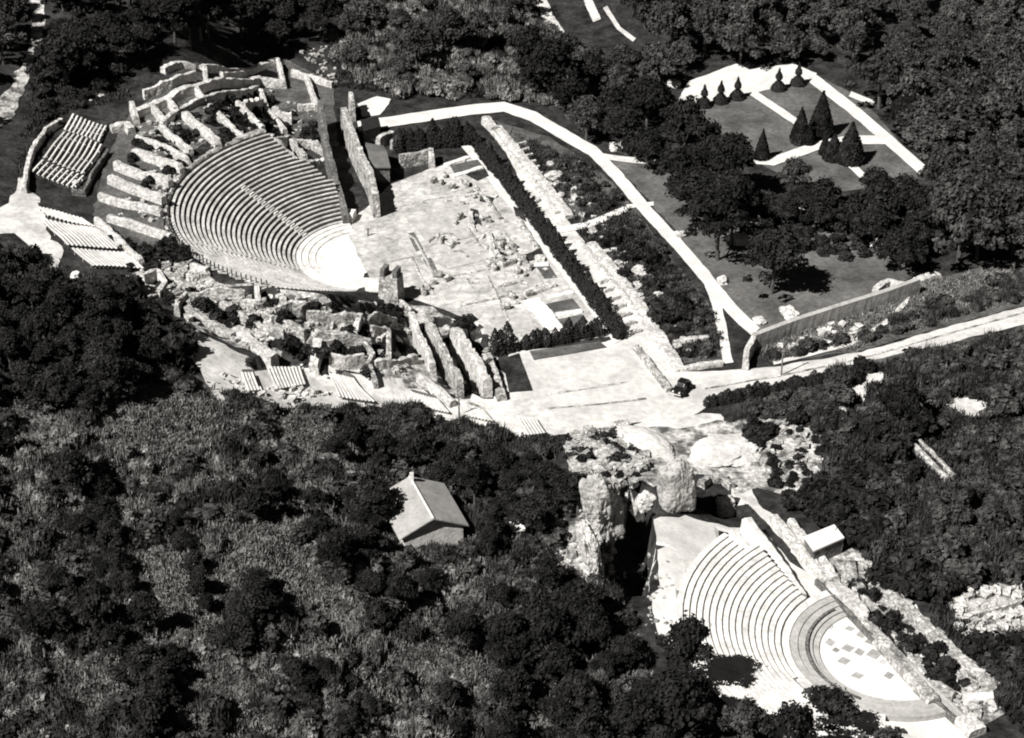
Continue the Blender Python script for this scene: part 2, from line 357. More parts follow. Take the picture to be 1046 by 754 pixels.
# ------------------------------------------------------------------ ruined walls, rocks, stones
def wall_mb(mb, pts, h, w, ruin=.25, seed=0, jt=.05):
    """irregular masonry wall along ground points"""
    st = []
    for i in range(len(pts)-1):
        a, b = pts[i].to_2d(), pts[i+1].to_2d(); k = max(1, int((b-a).length/.55))
        st += [a.lerp(b, s/k) for s in range(k)]
    st.append(pts[-1].to_2d())
    if len(st) < 2: return
    n0 = len(mb.v); m = len(st)
    for i, c in enumerate(st):
        d = (st[min(i+1, m-1)]-st[max(i-1, 0)]).normalized(); n = Vector((-d.y, d.x))
        hh = h(i/(m-1)) if callable(h) else h
        hh *= 1-ruin*(.5+.9*mnoise.noise(Vector((c.x*.4, c.y*.4, seed)))+.5*mnoise.noise(Vector((c.x*1.3, c.y*1.3, seed+5))))
        if ruin > .1 and hh > 1.9: hh = round(hh/.5)*.5
        ww = w*(1+min(.16, ruin)*mnoise.noise(Vector((c.x*.7, c.y*.7, seed+9))))
        z = min(Z(c.x, c.y), Z(*(c+n*w*.5)), Z(*(c-n*w*.5)))
        zt = Z(c.x, c.y, GZ0)+hh+.14; j = lambda s: Vector((random.uniform(-s, s), random.uniform(-s, s)))
        for k, (o, zz) in enumerate(((-.55, z-.4), (-.52, z+(zt-z)*.5), (-.46, zt-jt*1.6), (-.1, zt+random.uniform(-jt, jt)), (.44, zt-random.uniform(.02, .03+jt*2.4)), (.52, z+(zt-z)*.5), (.56, z-.4))):
            p = c+n*ww*o+j(jt); mb.v.append(Vector((p.x, p.y, zz)))
    for i in range(m-1):
        for k in range(6):
            a = n0+i*7+k; mb.f.append([a, a+1, a+8, a+7])
    mb.f.append([n0+k for k in range(7)]); mb.f.append([n0+(m-1)*7+k for k in range(7)][::-1])
def wall(name, tops, h, w, label=None, m='wall', ruin=.25, parent=None, cat='wall', group=None, jt=.05):
    mb = MB(); hp = h(.5) if callable(h) else h
    pts = [P(u, v, hp, GZ0) for u, v in tops]
    wall_mb(mb, pts, h, w, ruin, len(label or name)+tops[0][0]*.1, jt)
    o = mb.obj(name, M[m], parent)
    if not parent: tag(o, label, cat, group)
    return o
def rock_verts(size, seed, sub=3, rough=.35, sharp=1.0):
    bm = bmesh.new(); bmesh.ops.create_icosphere(bm, subdivisions=sub, radius=1)
    for v in bm.verts:
        c = v.co.copy()
        # squarer
        k = max(abs(c.x), abs(c.y), abs(c.z)); c = c.lerp(c/k*.86, .55*sharp)
        c *= 1+rough*(mnoise.noise(v.co*1.3+Vector((seed, 0, 0)))+.45*mnoise.noise(v.co*3.1+Vector((seed, 4, 0)))+.3*mnoise.noise(v.co*7+Vector((seed, 4, 9)))+.2*mnoise.noise(v.co*15+Vector((seed, 1, 9))))
        v.co = Vector((c.x*size[0]/2, c.y*size[1]/2, c.z*size[2]/2))
    vs = [v.co.copy() for v in bm.verts]; fs = [[v.index for v in f.verts] for f in bm.faces]; bm.free()
    return vs, fs
def rock(name, u, v, size, label, rz=0, m='rock', seed=None, sink=.25, cat='rock', rough=.35, lean=(0, 0), group=None, sharp=1.0):
    """(u,v) = photo pixel of the middle of the rock"""
    p = P(u, v, size[2]*(.5-sink)); vs, fs = rock_verts(size, seed if seed is not None else u*.37+v, 5 if max(size) > 5 else 4, rough, sharp)
    o = meshobj(name, vs, fs, M[m]); o.location = (p.x, p.y, p.z+size[2]*(.5-sink)); o.rotation_euler = (lean[0], lean[1], rz)
    return tag(o, label, cat, group)
BLK = []
for k in range(6):
    mb = MB(); vs, fs = rock_verts((1, 1, 1), k*7.7, 2, .18, 1.5); mb.v, mb.f = vs, fs
    me = bpy.data.meshes.new('stone_block'); me.from_pydata([tuple(v) for v in vs], [], fs); me.materials.append(M['wall']); BLK.append(me)
def stone(u, v, sx, sy, sz, rz, label, group, name='stone_block'):
    o = link(bpy.data.objects.new(name, random.choice(BLK))); p = P(u, v)
    o.location = (p.x, p.y, p.z+sz*.4); o.scale = (sx, sy, sz); o.rotation_euler = (random.uniform(-.1, .1), random.uniform(-.1, .1), rz)
    return tag(o, label, 'stone', group)
def rubble(name, poly, n, smin, smax, label, m='wall'):
    us = [p[0] for p in poly]; vs_ = [p[1] for p in poly]; mb = MB(); c = 0; tries = 0
    while c < n and tries < n*20:
        tries += 1
        u, v = random.uniform(min(us), max(us)), random.uniform(min(vs_), max(vs_))
        if not inpoly(u, v, poly): continue
        if mnoise.noise(Vector((u*.08, v*.12, n))) < -.12: continue
        p = P(u, v)
        if any(inpoly(p.x, p.y, grown(pl)) for pl, dp in PITS): continue
        s = smin+(smax-smin)*random.random()**2.2
        mb.box((p.x, p.y, p.z+s*.2), (s, s*random.uniform(.5, 1), s*random.uniform(.4, .9)), random.uniform(0, 3), .35); c += 1
    return tag(mb.obj(name, M[m]), label, 'rubble', kind='stuff')

# ------------------------------------------------------------------ theatres
def ring(mb, cx, cy, prof, a0, a1, step=2.4, jit=.02):
    """solid ring sector: prof = list of (r, z) going round the section"""
    n = max(2, int(abs(a1-a0)/step)); m = len(prof); b = len(mb.v)
    for i in range(n+1):
        a = math.radians(a0+(a1-a0)*i/n); dz = random.uniform(-jit, jit); dr = random.uniform(-jit, jit)
        for k, (r, z) in enumerate(prof):
            t = 1 if 0 < k < m-1 else 0
            mb.v.append(Vector((cx+(r+dr*t)*math.cos(a), cy+(r+dr*t)*math.sin(a), z+dz*t)))
    for i in range(n):
        for k in range(m):
            k2 = (k+1) % m; mb.f.append([b+i*m+k, b+i*m+k2, b+(i+1)*m+k2, b+(i+1)*m+k])
    mb.f.append([b+k for k in range(m)][::-1]); mb.f.append([b+n*m+k for k in range(m)])
def disc(mb, cx, cy, r, z, a0, a1, zb=-.4):
    k = 48; bot = []; top = []
    for i in range(k+1):
        a = math.radians(a0+(a1-a0)*i/k); bot.append((cx+r*math.cos(a), cy+r*math.sin(a), zb)); top.append((cx+r*math.cos(a), cy+r*math.sin(a), z))
    mb.prism(bot, top)
cx, cy = C0
th = empty('roman_theatre', (0, 0, 0)); tag(th, 'large Roman theatre whose curved grey seat rows climb the hill at left', 'theatre')
for i in range(NROW):
    r0 = R0+i*RW; r1 = r0+RW-.004; h = crow(r0)+RISE*.9
    a0 = 112 if i < 11 else (115 + (i-11)*.9 if i < 17 else 123+(i-17)*.5); a1 = 262-.6*i
    mb = MB(); ring(mb, cx, cy, [(r0+.1, -.5), (r0+.1, h-.14), (r0, h-.14), (r0, h), (r0+.46, h), (r0+.46, -.5)], a0, a1)
    sr = mb.obj('seat_row', M['seat'], th)
    mb = MB(); ring(mb, cx, cy, [(r0+.464, -.5), (r0+.464, h-.1), (r1, h-.1), (r1, -.5)], a0, a1); mb.obj('riser_shade', M['darkwall'], sr)  # lower rear strip; its dark colour paints the shade of the riser behind
for ang, i0, i1 in ((152, 1, 17), (206, 1, 23)):
    mb = MB(); a = math.radians(ang)
    for i in range(i0, i1):
        r = R0+i*RW-.2; z = crow(R0+i*RW)+RISE*.9-RISE*.5
        mb.box((cx+r*math.cos(a), cy+r*math.sin(a), z-.12), (.42, 1.1, .3), a, .05)
    mb.obj('stairway', M['palewall'], th)
rt = R0+NROW*RW; ht = crow(rt)+.25
mb = MB(); ring(mb, cx, cy, [(rt, -.5), (rt, ht), (rt+.25, ht+.3), (rt+1.2, ht+.25), (rt+1.4, -.5)], 127, 247, 1.5, .12); mb.obj('rim_wall', M['wall'], th)
for a in np.arange(196, 247, 1.6):
    t = math.radians(a); mb = MB(); mb.box((cx+(rt+.7)*math.cos(t), cy+(rt+.7)*math.sin(t), ht+.75), (.16, .16, 1.0), t)
    mb.obj('parapet_post', M['darkwall'], th)
for k in range(4):
    ro = 12.7-k*1.15; mb = MB(); hh = .5-k*.13
    ring(mb, cx, cy, [(ro-1.14, -.5), (ro-1.14, hh), (ro, hh), (ro, -.5)], 112, 278, 3, .01); mb.obj('orchestra_step', M['odeon'], th)
mb = MB(); disc(mb, cx, cy, 8.1, .12, 108, 292); mb.obj('orchestra_floor', M['white'], th)
mb = MB(); ring(mb, cx, cy, [(8.15, -.3), (8.15, .55), (12.6, .57), (12.6, -.3)], 236, 287, 3, .01); mb.obj('marble_paving', M['odeon'], th)
radial = [ [(140,137),(194,166)], [(164,127),(195,152)], [(188,113),(223,147)], [(214,105),(248,138)], [(242,102),(269,129)], [(266,90),(272,108),(291,131)],
  [(298,71),(313,75),(324,107)], [(316,75),(340,83)], [(136,151),(186,171)], [(118,165),(174,184)], [(112,179),(167,200)], [(101,196),(165,214)], [(110,218),(174,238)], [(98,222),(122,243),(144,264)],
  [(248,103),(267,99)], [(278,108),(298,115)], [(304,106),(322,104)] ]
for k, t in enumerate(radial): wall('radial_wall', t, 1.5 if k not in (14, 15) else 2.4, 1.3 if k in (2, 8, 9, 10) else .9, m='palewall', parent=th)
for t, h, w in ([(166,123),(181,111),(209,98),(237,92),(262,87)], 1.3, 1.0), ([(136,113),(152,106),(171,98),(199,87),(227,79),(262,78),(290,82)], 1.5, 1.6), ([(146,92),(174,81),(199,73)], 1.8, .8), ([(166,69),(184,62),(199,66)], 1.2, 1.2), ([(206,66),(227,68),(262,66),(284,59)], 1.3, 1.2), ([(226,73),(250,72)], 1.6, .8):
    wall('gallery_wall', t, h, w, m='palewall', parent=th, ruin=.2)
for t in ([(209,66),(210,80)], [(284,60),(290,84)], [(171,98),(180,110)], [(199,87),(208,98)], [(155,105),(168,122)], [(134,103),(139,119)]): wall('cross_wall', t, 1.6, .9, m='palewall', parent=th)
for t in ([(272,136),(296,137),(318,141)], [(281,140),(306,163)], [(296,138),(312,158)], [(318,141),(334,150)], [(300,160),(332,158)]): wall('seat_bank_ruin', t, 2.0, 1.0, parent=th, ruin=.5)
wall('end_wall', [(327,108),(334,148),(346,186),(353,207)], lambda t: 6.5-4.2*t, 1.1, parent=th, m='darkwall', ruin=.25)  # added tall mass; its shadow is there to darken the passage at right

wall('parodos_wall', [(351,110),(358,130),(368,153),(378,172),(384,196)], lambda t: 5.6-1.2*t, 1.2, 'tall narrow masonry wall standing between the theatre end and the tiled hut', 'wall', .12)
wall('ruined_wall', [(358,92),(360,104)], 4, .9, 'thin upright wall stub behind the tall parodos wall')
wall('ruined_wall', [(381,198),(386,214)], 1.4, .9, 'low broken wall end at the foot of the parodos wall', 'palewall')
wall('ruined_wall', [(352,216),(362,217)], 1.6, 2.6, 'short white block wall at the inner corner of the seat rows', 'white', .05)

# tiled hut and dark shed at the far stage corner
def hut(name, corners, h, rise, label, roofm, wallm, cat):
    ps = [P(u, v, h) for u, v in corners]; z = min(p.z for p in ps); c = sum(ps, Vector())/4
    r = empty(name, (c.x, c.y, z)); q = [Vector((p.x-c.x, p.y-c.y, 0)) for p in ps]
    mb = MB(); mb.prism([v*.92+Vector((0, 0, -.4)) for v in q], [v*.92+Vector((0, 0, h-.1)) for v in q]); mb.obj('wall', M[wallm], r)
    mb = MB(); up = Vector((0, 0, h)); a, b, d, e = q
    m1 = (a+e)/2; m2 = (b+d)/2; th_ = Vector((0, 0, .16))
    for s0, s1 in ((a, b), (d, e)):
        t0, t1 = (m1, m2) if s0 is a else (m2, m1)
        lo = [s0+up, s1+up, t1+up+Vector((0, 0, rise)), t0+up+Vector((0, 0, rise))]
        mb.prism(lo, [x+th_ for x in lo])
    mb.obj('roof', M[roofm], r)
    return tag(r, label, cat)
hut('hut', [(372,146),(392,150),(399,172),(379,172)], 3.0, .9, 'small grey roofed hut against the tall parodos wall', 'roofdark', 'darkwall', 'hut')
hut('shed', [(368,123),(386,120),(389,130),(371,135)], 2.4, .4, 'low dark shed behind the hut by the white path', 'tyre', 'timber', 'shed')
wall('ruined_wall', [(408,158),(425,155),(440,152)], 2.6, .8, 'grey wall backing the far end of the stage', 'wall', .1)
wall('ruined_wall', [(440,151),(441,160)], 2.4, 1.0, 'white end pier of the far stage wall', 'palewall', .1)
wall('ruined_wall', [(386,140),(400,133)], 2.0, 1.2, 'crumbling wall stub beside the hut', 'wall', .5)
rock('boulder', 405, 148, (2.4, 2.0, 3.0), 'pale upright boulder between hut and cypress row', .4)

# stage details
wall('stage_kerb', [(414,238),(424,244),(437,268),(443,283)], .35, .5, 'long low kerb of the stage front trench', 'grey', .05)
for c, lb in (([(416,240),(423,239),(432,256),(425,258)], 'dark oblong pit cover near the orchestra'), ([(432,266),(440,265),(446,277),(440,279)], 'smaller dark oblong pit cover nearer the tower')):
    ps = [P(*p) for p in c]; mb = MB(); mb.prism([p+Vector((0, 0, .05)) for p in ps], [p+Vector((0, 0, .32)) for p in ps]); tag(mb.obj('pit_cover', M['darkwall']), lb, 'pit cover')
wall('stage_kerb', [(400,266),(418,263),(434,260)], .3, .4, 'low kerb running out from the orchestra', 'slab', .05)
arc1 = [(481,215),(480,226),(485,236),(495,240)]; arc2 = [(499,236),(502,246),(503,262)]
wall('ruined_wall', arc1, .8, .9, 'curved white remnant of the scene wall, upper apse', 'palewall', .4)
wall('ruined_wall', arc2, .8, 1.0, 'straight white remnant of the scene wall beside the apse', 'palewall', .4)
wall('ruined_wall', [(448,240),(462,252),(480,246),(492,240)], .4, .5, 'faint curved footing on the stage', 'floor', .4)
wall('ruined_wall', [(474,200),(490,196),(508,200)], .5, .8, 'pale footing by the upper scene wall', 'palewall', .5)
wall('ruined_wall', [(543,305),(556,318),(568,336)], .7, 2.6, 'broad white footing beside the turf beds', 'white', .1)
wall('ruined_wall', [(538,298),(552,293),(566,288)], .7, 1.6, 'white cross footing above the turf beds', 'palewall', .3)
for k, t in enumerate(([(560,303),(585,298)], [(562,323),(594,317)], [(568,338),(604,331)], [(546,270),(560,269)])): wall('turf_kerb', t, .4, 1.0, ['white kerb above the middle turf bed', 'white kerb below the middle turf bed', 'white kerb along the short cypress hedge', 'white kerb above the upper turf bed'][k], 'white', .1)
for k, t in enumerate(([(455,168),(478,160)], [(462,180),(492,170)])): wall('turf_kerb', t, .4, 1.0, ['white kerb at the far end of the stage', 'white kerb between the far turf beds'][k], 'white', .1)
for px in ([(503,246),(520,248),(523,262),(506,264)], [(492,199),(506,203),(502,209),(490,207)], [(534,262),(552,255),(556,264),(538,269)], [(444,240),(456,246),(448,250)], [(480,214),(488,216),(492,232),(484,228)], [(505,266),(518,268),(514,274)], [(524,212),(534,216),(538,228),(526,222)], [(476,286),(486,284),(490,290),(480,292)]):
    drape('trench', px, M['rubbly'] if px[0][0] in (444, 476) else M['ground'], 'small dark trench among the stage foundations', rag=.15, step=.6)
for t, h, w, lb in (([(437,247),(446,239),(458,237),(468,244)], .5, .4, 'low curved footing in the middle of the stage'), ([(452,258),(470,255),(478,262)], .4, .4, 'thin footing below the curved footing'), ([(420,262),(432,286),(444,300)], .3, .4, 'thin kerb continuing the trench line towards the tower'), ([(478,232),(486,246),(500,252)], .7, .7, 'broken dark footing beside the apse'), ([(506,244),(518,243),(526,250)], 1.0, .7, 'upper wall round the dark stage trench'), ([(502,264),(514,268),(526,264)], 1.0, .7, 'lower wall round the dark stage trench'), ([(528,222),(540,238),(548,250)], .7, .8, 'rough footing parallel to the walk'), ([(460,282),(492,276),(524,270)], .3, .4, 'straight thin footing across the near stage'), ([(470,312),(500,306),(530,298)], .3, .4, 'second thin footing across the near stage'), ([(498,282),(510,306),(520,328)], .3, .4, 'thin footing running towards the short hedge'), ([(486,190),(500,206),(512,222)], .6, .6, 'broken footing along the upper turf corner'), ([(408,212),(440,204),(470,200)], .15, .4, 'faint joint line across the far stage'), ([(520,254),(534,262),(540,274)], .8, .8, 'rubbly footing right of the stage trench'), ([(514,290),(530,286),(548,292)], .6, .6, 'low footing above the cross footing')):
    wall('low_footing', t, h, w, lb, 'wall', .35, cat='footing')
rubble('rubble', [(496,238),(526,240),(530,268),(500,268)], 60, .25, .8, 'broken masonry in the stage trench', 'wall')
rubble('rubble', [(436,236),(470,236),(476,252),(440,254)], 40, .2, .6, 'broken masonry in the middle of the stage', 'darkwall')
lab = 'pale loose stone block lying on the stage paving'
for u, v in [(443,187),(452,190),(462,193),(455,182),(470,188),(477,192),(480,199),(484,203),(473,209),(488,222),(492,226),(497,224),(500,228),(483,230),(505,250),(510,254),(514,252),(518,257),(508,262),(512,266),(520,262),(448,245),(452,249),(461,253),(466,250),(525,268),(532,272),(540,277),(536,282),(528,280),(522,306),(528,312),(534,308),(541,303),(546,300),(442,292),(436,296),(432,301),(447,284),(456,288),(526,258),(516,318),(470,225),(465,231),(500,272),(505,276)]:
    s = random.uniform(.7, 1.5); stone(u+random.uniform(-1, 1), v+random.uniform(-1, 1), s*1.2, s*.7, s*1.1, random.uniform(0, 3), lab, 'loose stone blocks on the stage')

# tower pier and side walls
tp = P(400, 306); tw = empty('masonry_tower', tp, -.35); tag(tw, 'grey square masonry pier with two pronged top beside the orchestra', 'tower')
mb = MB(); mb.prism([(-1.7, -1.4, -.5), (1.7, -1.4, -.5), (1.7, 1.4, -.5), (-1.7, 1.4, -.5)], [(-1.5, -1.2, 4.4), (1.5, -1.2, 4.4), (1.5, 1.2, 4.4), (-1.5, 1.2, 4.4)]); mb.obj('shaft', M['wall'], tw)
for x in (-1.0, 1.0):
    mb = MB(); mb.box((x, 0, 5.0), (.7, 2.0, 1.3), 0, .12); mb.obj('prong', M['darkwall'], tw)
for t, h, w, lb, m in (
  ([(420,318),(428,338),(436,355),(442,368)], 3.5, 1.4, 'leftmost of three long parallel walls below the tower', 'palewall'),
  ([(437,324),(448,344),(460,366),(470,386)], 4.5, 1.3, 'middle of three long parallel walls with a black gap at its right', 'wall'),
  ([(464,330),(476,347),(488,366),(498,386)], 4.5, 2.0, 'rightmost broad parallel wall edging the black gap', 'palewall'),
  ([(497,360),(504,378),(513,402)], 2.6, 2.4, 'thick stone wall ending at the forecourt corner', 'wall'),
  ([(427,381),(440,390),(463,408)], 2.6, 1.8, 'pale slanting wall above the striped benches', 'palewall'),
  ([(486,372),(498,362)], 3.0, 1.5, 'short wall joining the broad parallel wall to the forecourt', 'palewall'),
  ([(408,304),(420,316)], 2.0, 1.0, 'stub of wall running from the tower foot', 'wall'),
  ([(374,324),(388,318),(404,322)], 3.6, 1.0, 'wall with dark recess left of the tower foot', 'wall'),
  ([(313,317),(340,318),(372,323)], 4.0, 1.0, 'long wall top below the orchestra edge', 'wall'),
  ([(368,318),(362,338)], 3.5, 1.4, 'cross wall under the orchestra edge', 'palewall'),
  ([(379,331),(397,333),(397,361)], 3.6, 1.2, 'angled wall with a corner below the tower', 'wall'),
  ([(321,336),(350,340),(379,346)], 3.5, 1.6, 'broken wall top beside the two dark cells', 'wall'),
  ([(336,357),(352,362),(372,360)], 3.2, 1.0, 'wall over the black cell above the benches', 'palewall'),
  ([(372,346),(381,360),(376,368)], 3.0, 1.0, 'curved cell wall at the right of the black cell', 'wall'),
  ([(325,345),(320,372)], 3.2, 2.4, 'pale buttress wall left of the black cell', 'palewall'),
  ([(382,368),(400,366),(425,362)], 2.4, 1.5, 'low wall above the slanting wall', 'palewall'),
  ([(378,372),(384,390)], 2.4, 1.0, 'dark doorway jamb above the terrace', 'wall'),
  ([(180,305),(190,298),(215,295),(250,295)], 2.8, .9, 'curved wall following the theatre rim on the near side', 'wall'),
  ([(245,306),(258,305),(272,303)], 2.6, 1.0, 'short wall below the near rim of the seats', 'wall'),
  ([(262,290),(264,305)], 3, 1.2, 'pier crossing the near rim ditch', 'palewall'),
  ([(226,306),(246,318),(266,330),(290,336)], 2.4, 1.4, 'jagged wall descending in front of the theatre rim', 'wall'),
  ([(190,312),(215,326),(238,340)], 2.0, 1.8, 'low jagged wall above the white terrace', 'wall'),
  ([(240,332),(262,350),(280,362)], 2.6, 2.6, 'massive pale wall lump above the first striped benches', 'palewall'),
  ([(282,322),(300,330),(312,336)], 2.4, 1.4, 'broken wall by the dark hollow', 'wall'),
  ([(280,315),(298,306),(312,306)], 3.0, 1.2, 'arched vault remnant under the seats', 'wall'),
  ([(145,281),(160,274),(168,286),(160,297)], 2.2, 1.4, 'ring shaped wall remnant below the long bench block', 'palewall'),
  ([(168,276),(185,286),(200,292)], 1.8, 2.0, 'pale tumbled wall beside the ring remnant', 'wall'),
  ([(182,305),(180,312)], 2.2, 1.2, 'stub wall at the tip of the curved wall', 'palewall'),
  ([(196,268),(212,274)], 1.8, 1.5, 'rubble wall close under the theatre rim', 'palewall'),
  ([(116,292),(138,298)], 1.4, 2.4, 'white tumbled masonry edging the dark wood', 'palewall'),
  ([(62,120),(46,130),(34,148),(27,170),(24,190)], 2.6, 1.2, 'curving pale wall round the upper bench block', 'palewall'),
  ([(113,127),(128,124),(134,130)], 2.6, 2.2, 'bright squat masonry lump at the corner of the outer galleries', 'palewall'),
  ([(86,104),(105,96)], 1.0, 1.6, 'isolated white wall fragment in the upper dark wood', 'palewall'),
  ([(73,193),(86,194),(96,172),(110,152)], 2.0, .8, 'timber edged wall under the upper bench block', 'darkwall'),
): wall('ruined_wall', t, h*(.75 if 'parallel' in lb else .55), w*(.72 if 'parallel' in lb else .62), lb, m, .3)
rubble('rubble', [(120,285),(180,262),(240,300),(330,308),(400,310),(430,330),(420,385),(330,370),(260,360),(190,330)], 750, .25, 1.4, 'tumbled stones all over the theatre substructures')
rubble('rubble', [(425,170),(475,165),(540,240),(570,290),(530,320),(470,250)], 160, .2, .8, 'small fragments strewn over the stage', 'palewall')
rubble('rubble', [(140,125),(270,90),(330,120),(330,160),(270,136),(190,160),(165,230),(120,220)], 320, .25, 1.0, 'stones fallen between the radial walls')
rubble('rubble', [(225,382),(262,392),(300,398),(340,402),(300,412),(250,402)], 90, .3, 1.2, 'stones along the lower edge of the terrace', 'palewall')

# ------------------------------------------------------------------ bench blocks
def benches(corners, n, label, w=.32, hgt=.45, gapfrac=None):
    """corners A,B (one end of first and last bench) and C,D (other end of last and first)"""
    hgt += LAYER[0]; A, B, C_, D_ = [P(u, v, hgt) for u, v in corners]
    c = (A+B+C_+D_)/4; r = empty('bench_block', c); tag(r, label, 'benches')
    for i in range(n):
        t = i/(n-1); a = A.lerp(B, t)-c; b = D_.lerp(C_, t)-c; mb = MB()
        d = (b-a).to_2d().normalized(); nn = Vector((-d.y, d.x))*w/2
        k = max(2, int((b-a).length/1.2)); base = len(mb.v)
        for s in range(k+1):
            q = a.lerp(b, s/k); zt = Z(q.x+c.x, q.y+c.y)-c.z+hgt
            for sg, dz in ((1, -.09), (1, 0), (-1, 0), (-1, -.09)): mb.v.append(Vector((q.x+nn.x*sg, q.y+nn.y*sg, zt+dz)))
        for s in range(k):
            for e in range(4): f = (e+1) % 4; mb.f.append([base+s*4+e, base+s*4+f, base+s*4+4+f, base+s*4+4+e])
        mb.f.append([base, base+1, base+2, base+3]); mb.f.append([base+k*4+3, base+k*4+2, base+k*4+1, base+k*4])
        for s in (.12, .5, .88):
            q = a.lerp(b, s); zt = Z(q.x+c.x, q.y+c.y)-c.z; mb.box((q.x, q.y, zt+(hgt-.1)/2-.05), (.1, w*.8, hgt-.02), math.atan2(d.y, d.x))
        mb.obj('bench', M['plank'], r)
    return r
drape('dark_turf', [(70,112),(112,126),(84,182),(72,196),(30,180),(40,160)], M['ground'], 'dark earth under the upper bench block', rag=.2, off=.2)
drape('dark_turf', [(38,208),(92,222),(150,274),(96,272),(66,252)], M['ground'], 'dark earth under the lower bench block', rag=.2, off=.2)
for bc in ([(247,379),(258,379),(265,399),(253,400)], [(272,373),(306,373),(312,393),(282,398)], [(336,380),(361,385),(383,411),(346,406)], [(419,399),(447,406),(459,422),(430,416)], [(469,408),(493,417),(504,431),(478,426)]): drape('dark_turf', bc, M['rubbly'] if bc[0][0] == 469 else M['lawn'], 'painted shade under a bench block of the white terrace', rag=.05, step=1.0)  # darker sheets paint the shade between these benches on pale sand
benches([(75,116),(108,128),(100,144),(66,132)], 9, 'short uppermost bench block of dark ground at far left')
benches([(66,134),(103,147),(83,177),(45,161)], 9, 'long middle bench block of the far left group')
benches([(44,163),(85,179),(73,191),(33,175)], 9, 'short lowest bench block of the far left group')
benches([(40,211),(82,222),(96,231),(50,220)], 12, 'narrow top bench block of the lower left group')
benches([(42,222),(96,232),(124,254),(70,250)], 13, 'large middle bench block of the lower left group')
benches([(74,253),(124,257),(146,274),(96,271)], 13, 'slanting bottom bench block of the lower left group')
benches([(247,380),(257,380),(264,398),(254,399)], 4, 'four benches at the left end of the white terrace', w=.3)
benches([(273,374),(305,374),(311,392),(283,397)], 10, 'striped block of ten benches on the white terrace', w=.3)
benches([(337,381),(360,386),(382,410),(347,405)], 10, 'striped bench block right of the ten bench block', w=.3)
benches([(420,400),(446,407),(458,421),(431,415)], 10, 'bench block below the slanting wall', w=.3)
benches([(470,409),(492,418),(503,430),(479,425)], 8, 'bench block at the end of the parallel walls', w=.3)
benches([(528,424),(546,427),(556,442),(540,444)], 6, 'faint bench block on the forecourt edge', w=.3)
def post(u, v, h, label, name='post', cat='post', r=.14, m='timber'):
    p = P(u, v); mb = MB(); mb.tube((0, 0, -.3), (0, 0, h), r, r*.7); mb.tube((-.5, 0, h*.92), (.5, 0, h*.92), r*.4, r*.4)
    o = mb.obj(name, M[m]); o.location = p; return tag(o, label, cat)
post(469, 428, 4, 'slim post among the bench blocks by the terrace')
post(798, 384, 6.5, 'thin utility pole standing at the roadside hedge', 'utility_pole', 'pole', .13)
post(376, 242, 1.6, 'small dark post at the orchestra edge', r=.18)
rock('boulder', 78, 188, (1.2, 1.2, 1.2), 'small white boulder beside the upper benches', m='palewall')
rock('boulder', 77, 282, (1.5, 1.5, 1.2), 'round white boulder in the dark bushes at left', m='white')

# ------------------------------------------------------------------ portico foundation
for t, h, w, lb, m in (
  ([(500,128),(540,178),(570,216)], 0.6, 1.0, 'upper half of the narrow left foundation wall of the portico', 'palewall'),
  ([(592,244),(640,305),(690,372)], 0.6, 1.0, 'lower half of the narrow left foundation wall of the portico', 'palewall'),
  ([(508,128),(548,176),(582,219)], 0.8, 1.7, 'upper half of the broad right foundation wall of the portico', 'palewall'),
  ([(604,246),(648,300),(696,376)], 0.8, 1.7, 'lower half of the broad right foundation wall of the portico', 'palewall'),
  ([(650,352),(672,380),(684,396)], .9, 1.0, 'dark kerb at the lower end of the portico', 'wall'),
  ([(496,118),(506,128)], 1.6, 1.6, 'white pier at the head of the portico', 'palewall'),
  ([(688,348),(706,345),(724,342)], .8, 1.0, 'pale low wall across the weedy strip', 'palewall'),
  ([(700,374),(716,371),(738,368)], .8, .9, 'stone edging along the road beside the path fork', 'palewall'),
): wall('ruined_wall', t, h, w, lb, m, .3)
drape('portico_floor', [(505,134),(512,132),(560,200),(612,268),(668,340),(690,374),(676,380),(640,345),(600,300),(575,258),(560,240)], M['sand'], 'sandy strip between hedge and portico wall', rag=.2, off=.12)
for k in range(14):
    t = k/13; u, v = (622+t*26, 286+t*46) if k > 6 else (520+k*3.4, 148+k*6.2)
    if k > 6: u, v = 606+(k-7)*5.2, 288+(k-7)*8.5
    a, b = P(u+6, v+1, .4), P(u+17, v-2, .4); mb = MB(); wall_mb(mb, [a, b], .7, .5, .1, k)
    tag(mb.obj('foundation_rib', M['palewall']), ('white stone rib beside the upper end of the long hedge' if k < 7 else 'white stone rib beside the lower end of the long hedge'), 'stone rib', 'upper foundation ribs' if k < 7 else 'lower foundation ribs')
for k in range(26):
    t = random.random(); u = 530+t*160+random.uniform(4, 26); v = 160+t*205+random.uniform(-8, 8)
    s = random.uniform(.6, 1.6); stone(u, v, s*1.2, s, s*.7, random.uniform(0, 3), 'pale stone block in the weeds right of the portico', 'stones beside the portico')

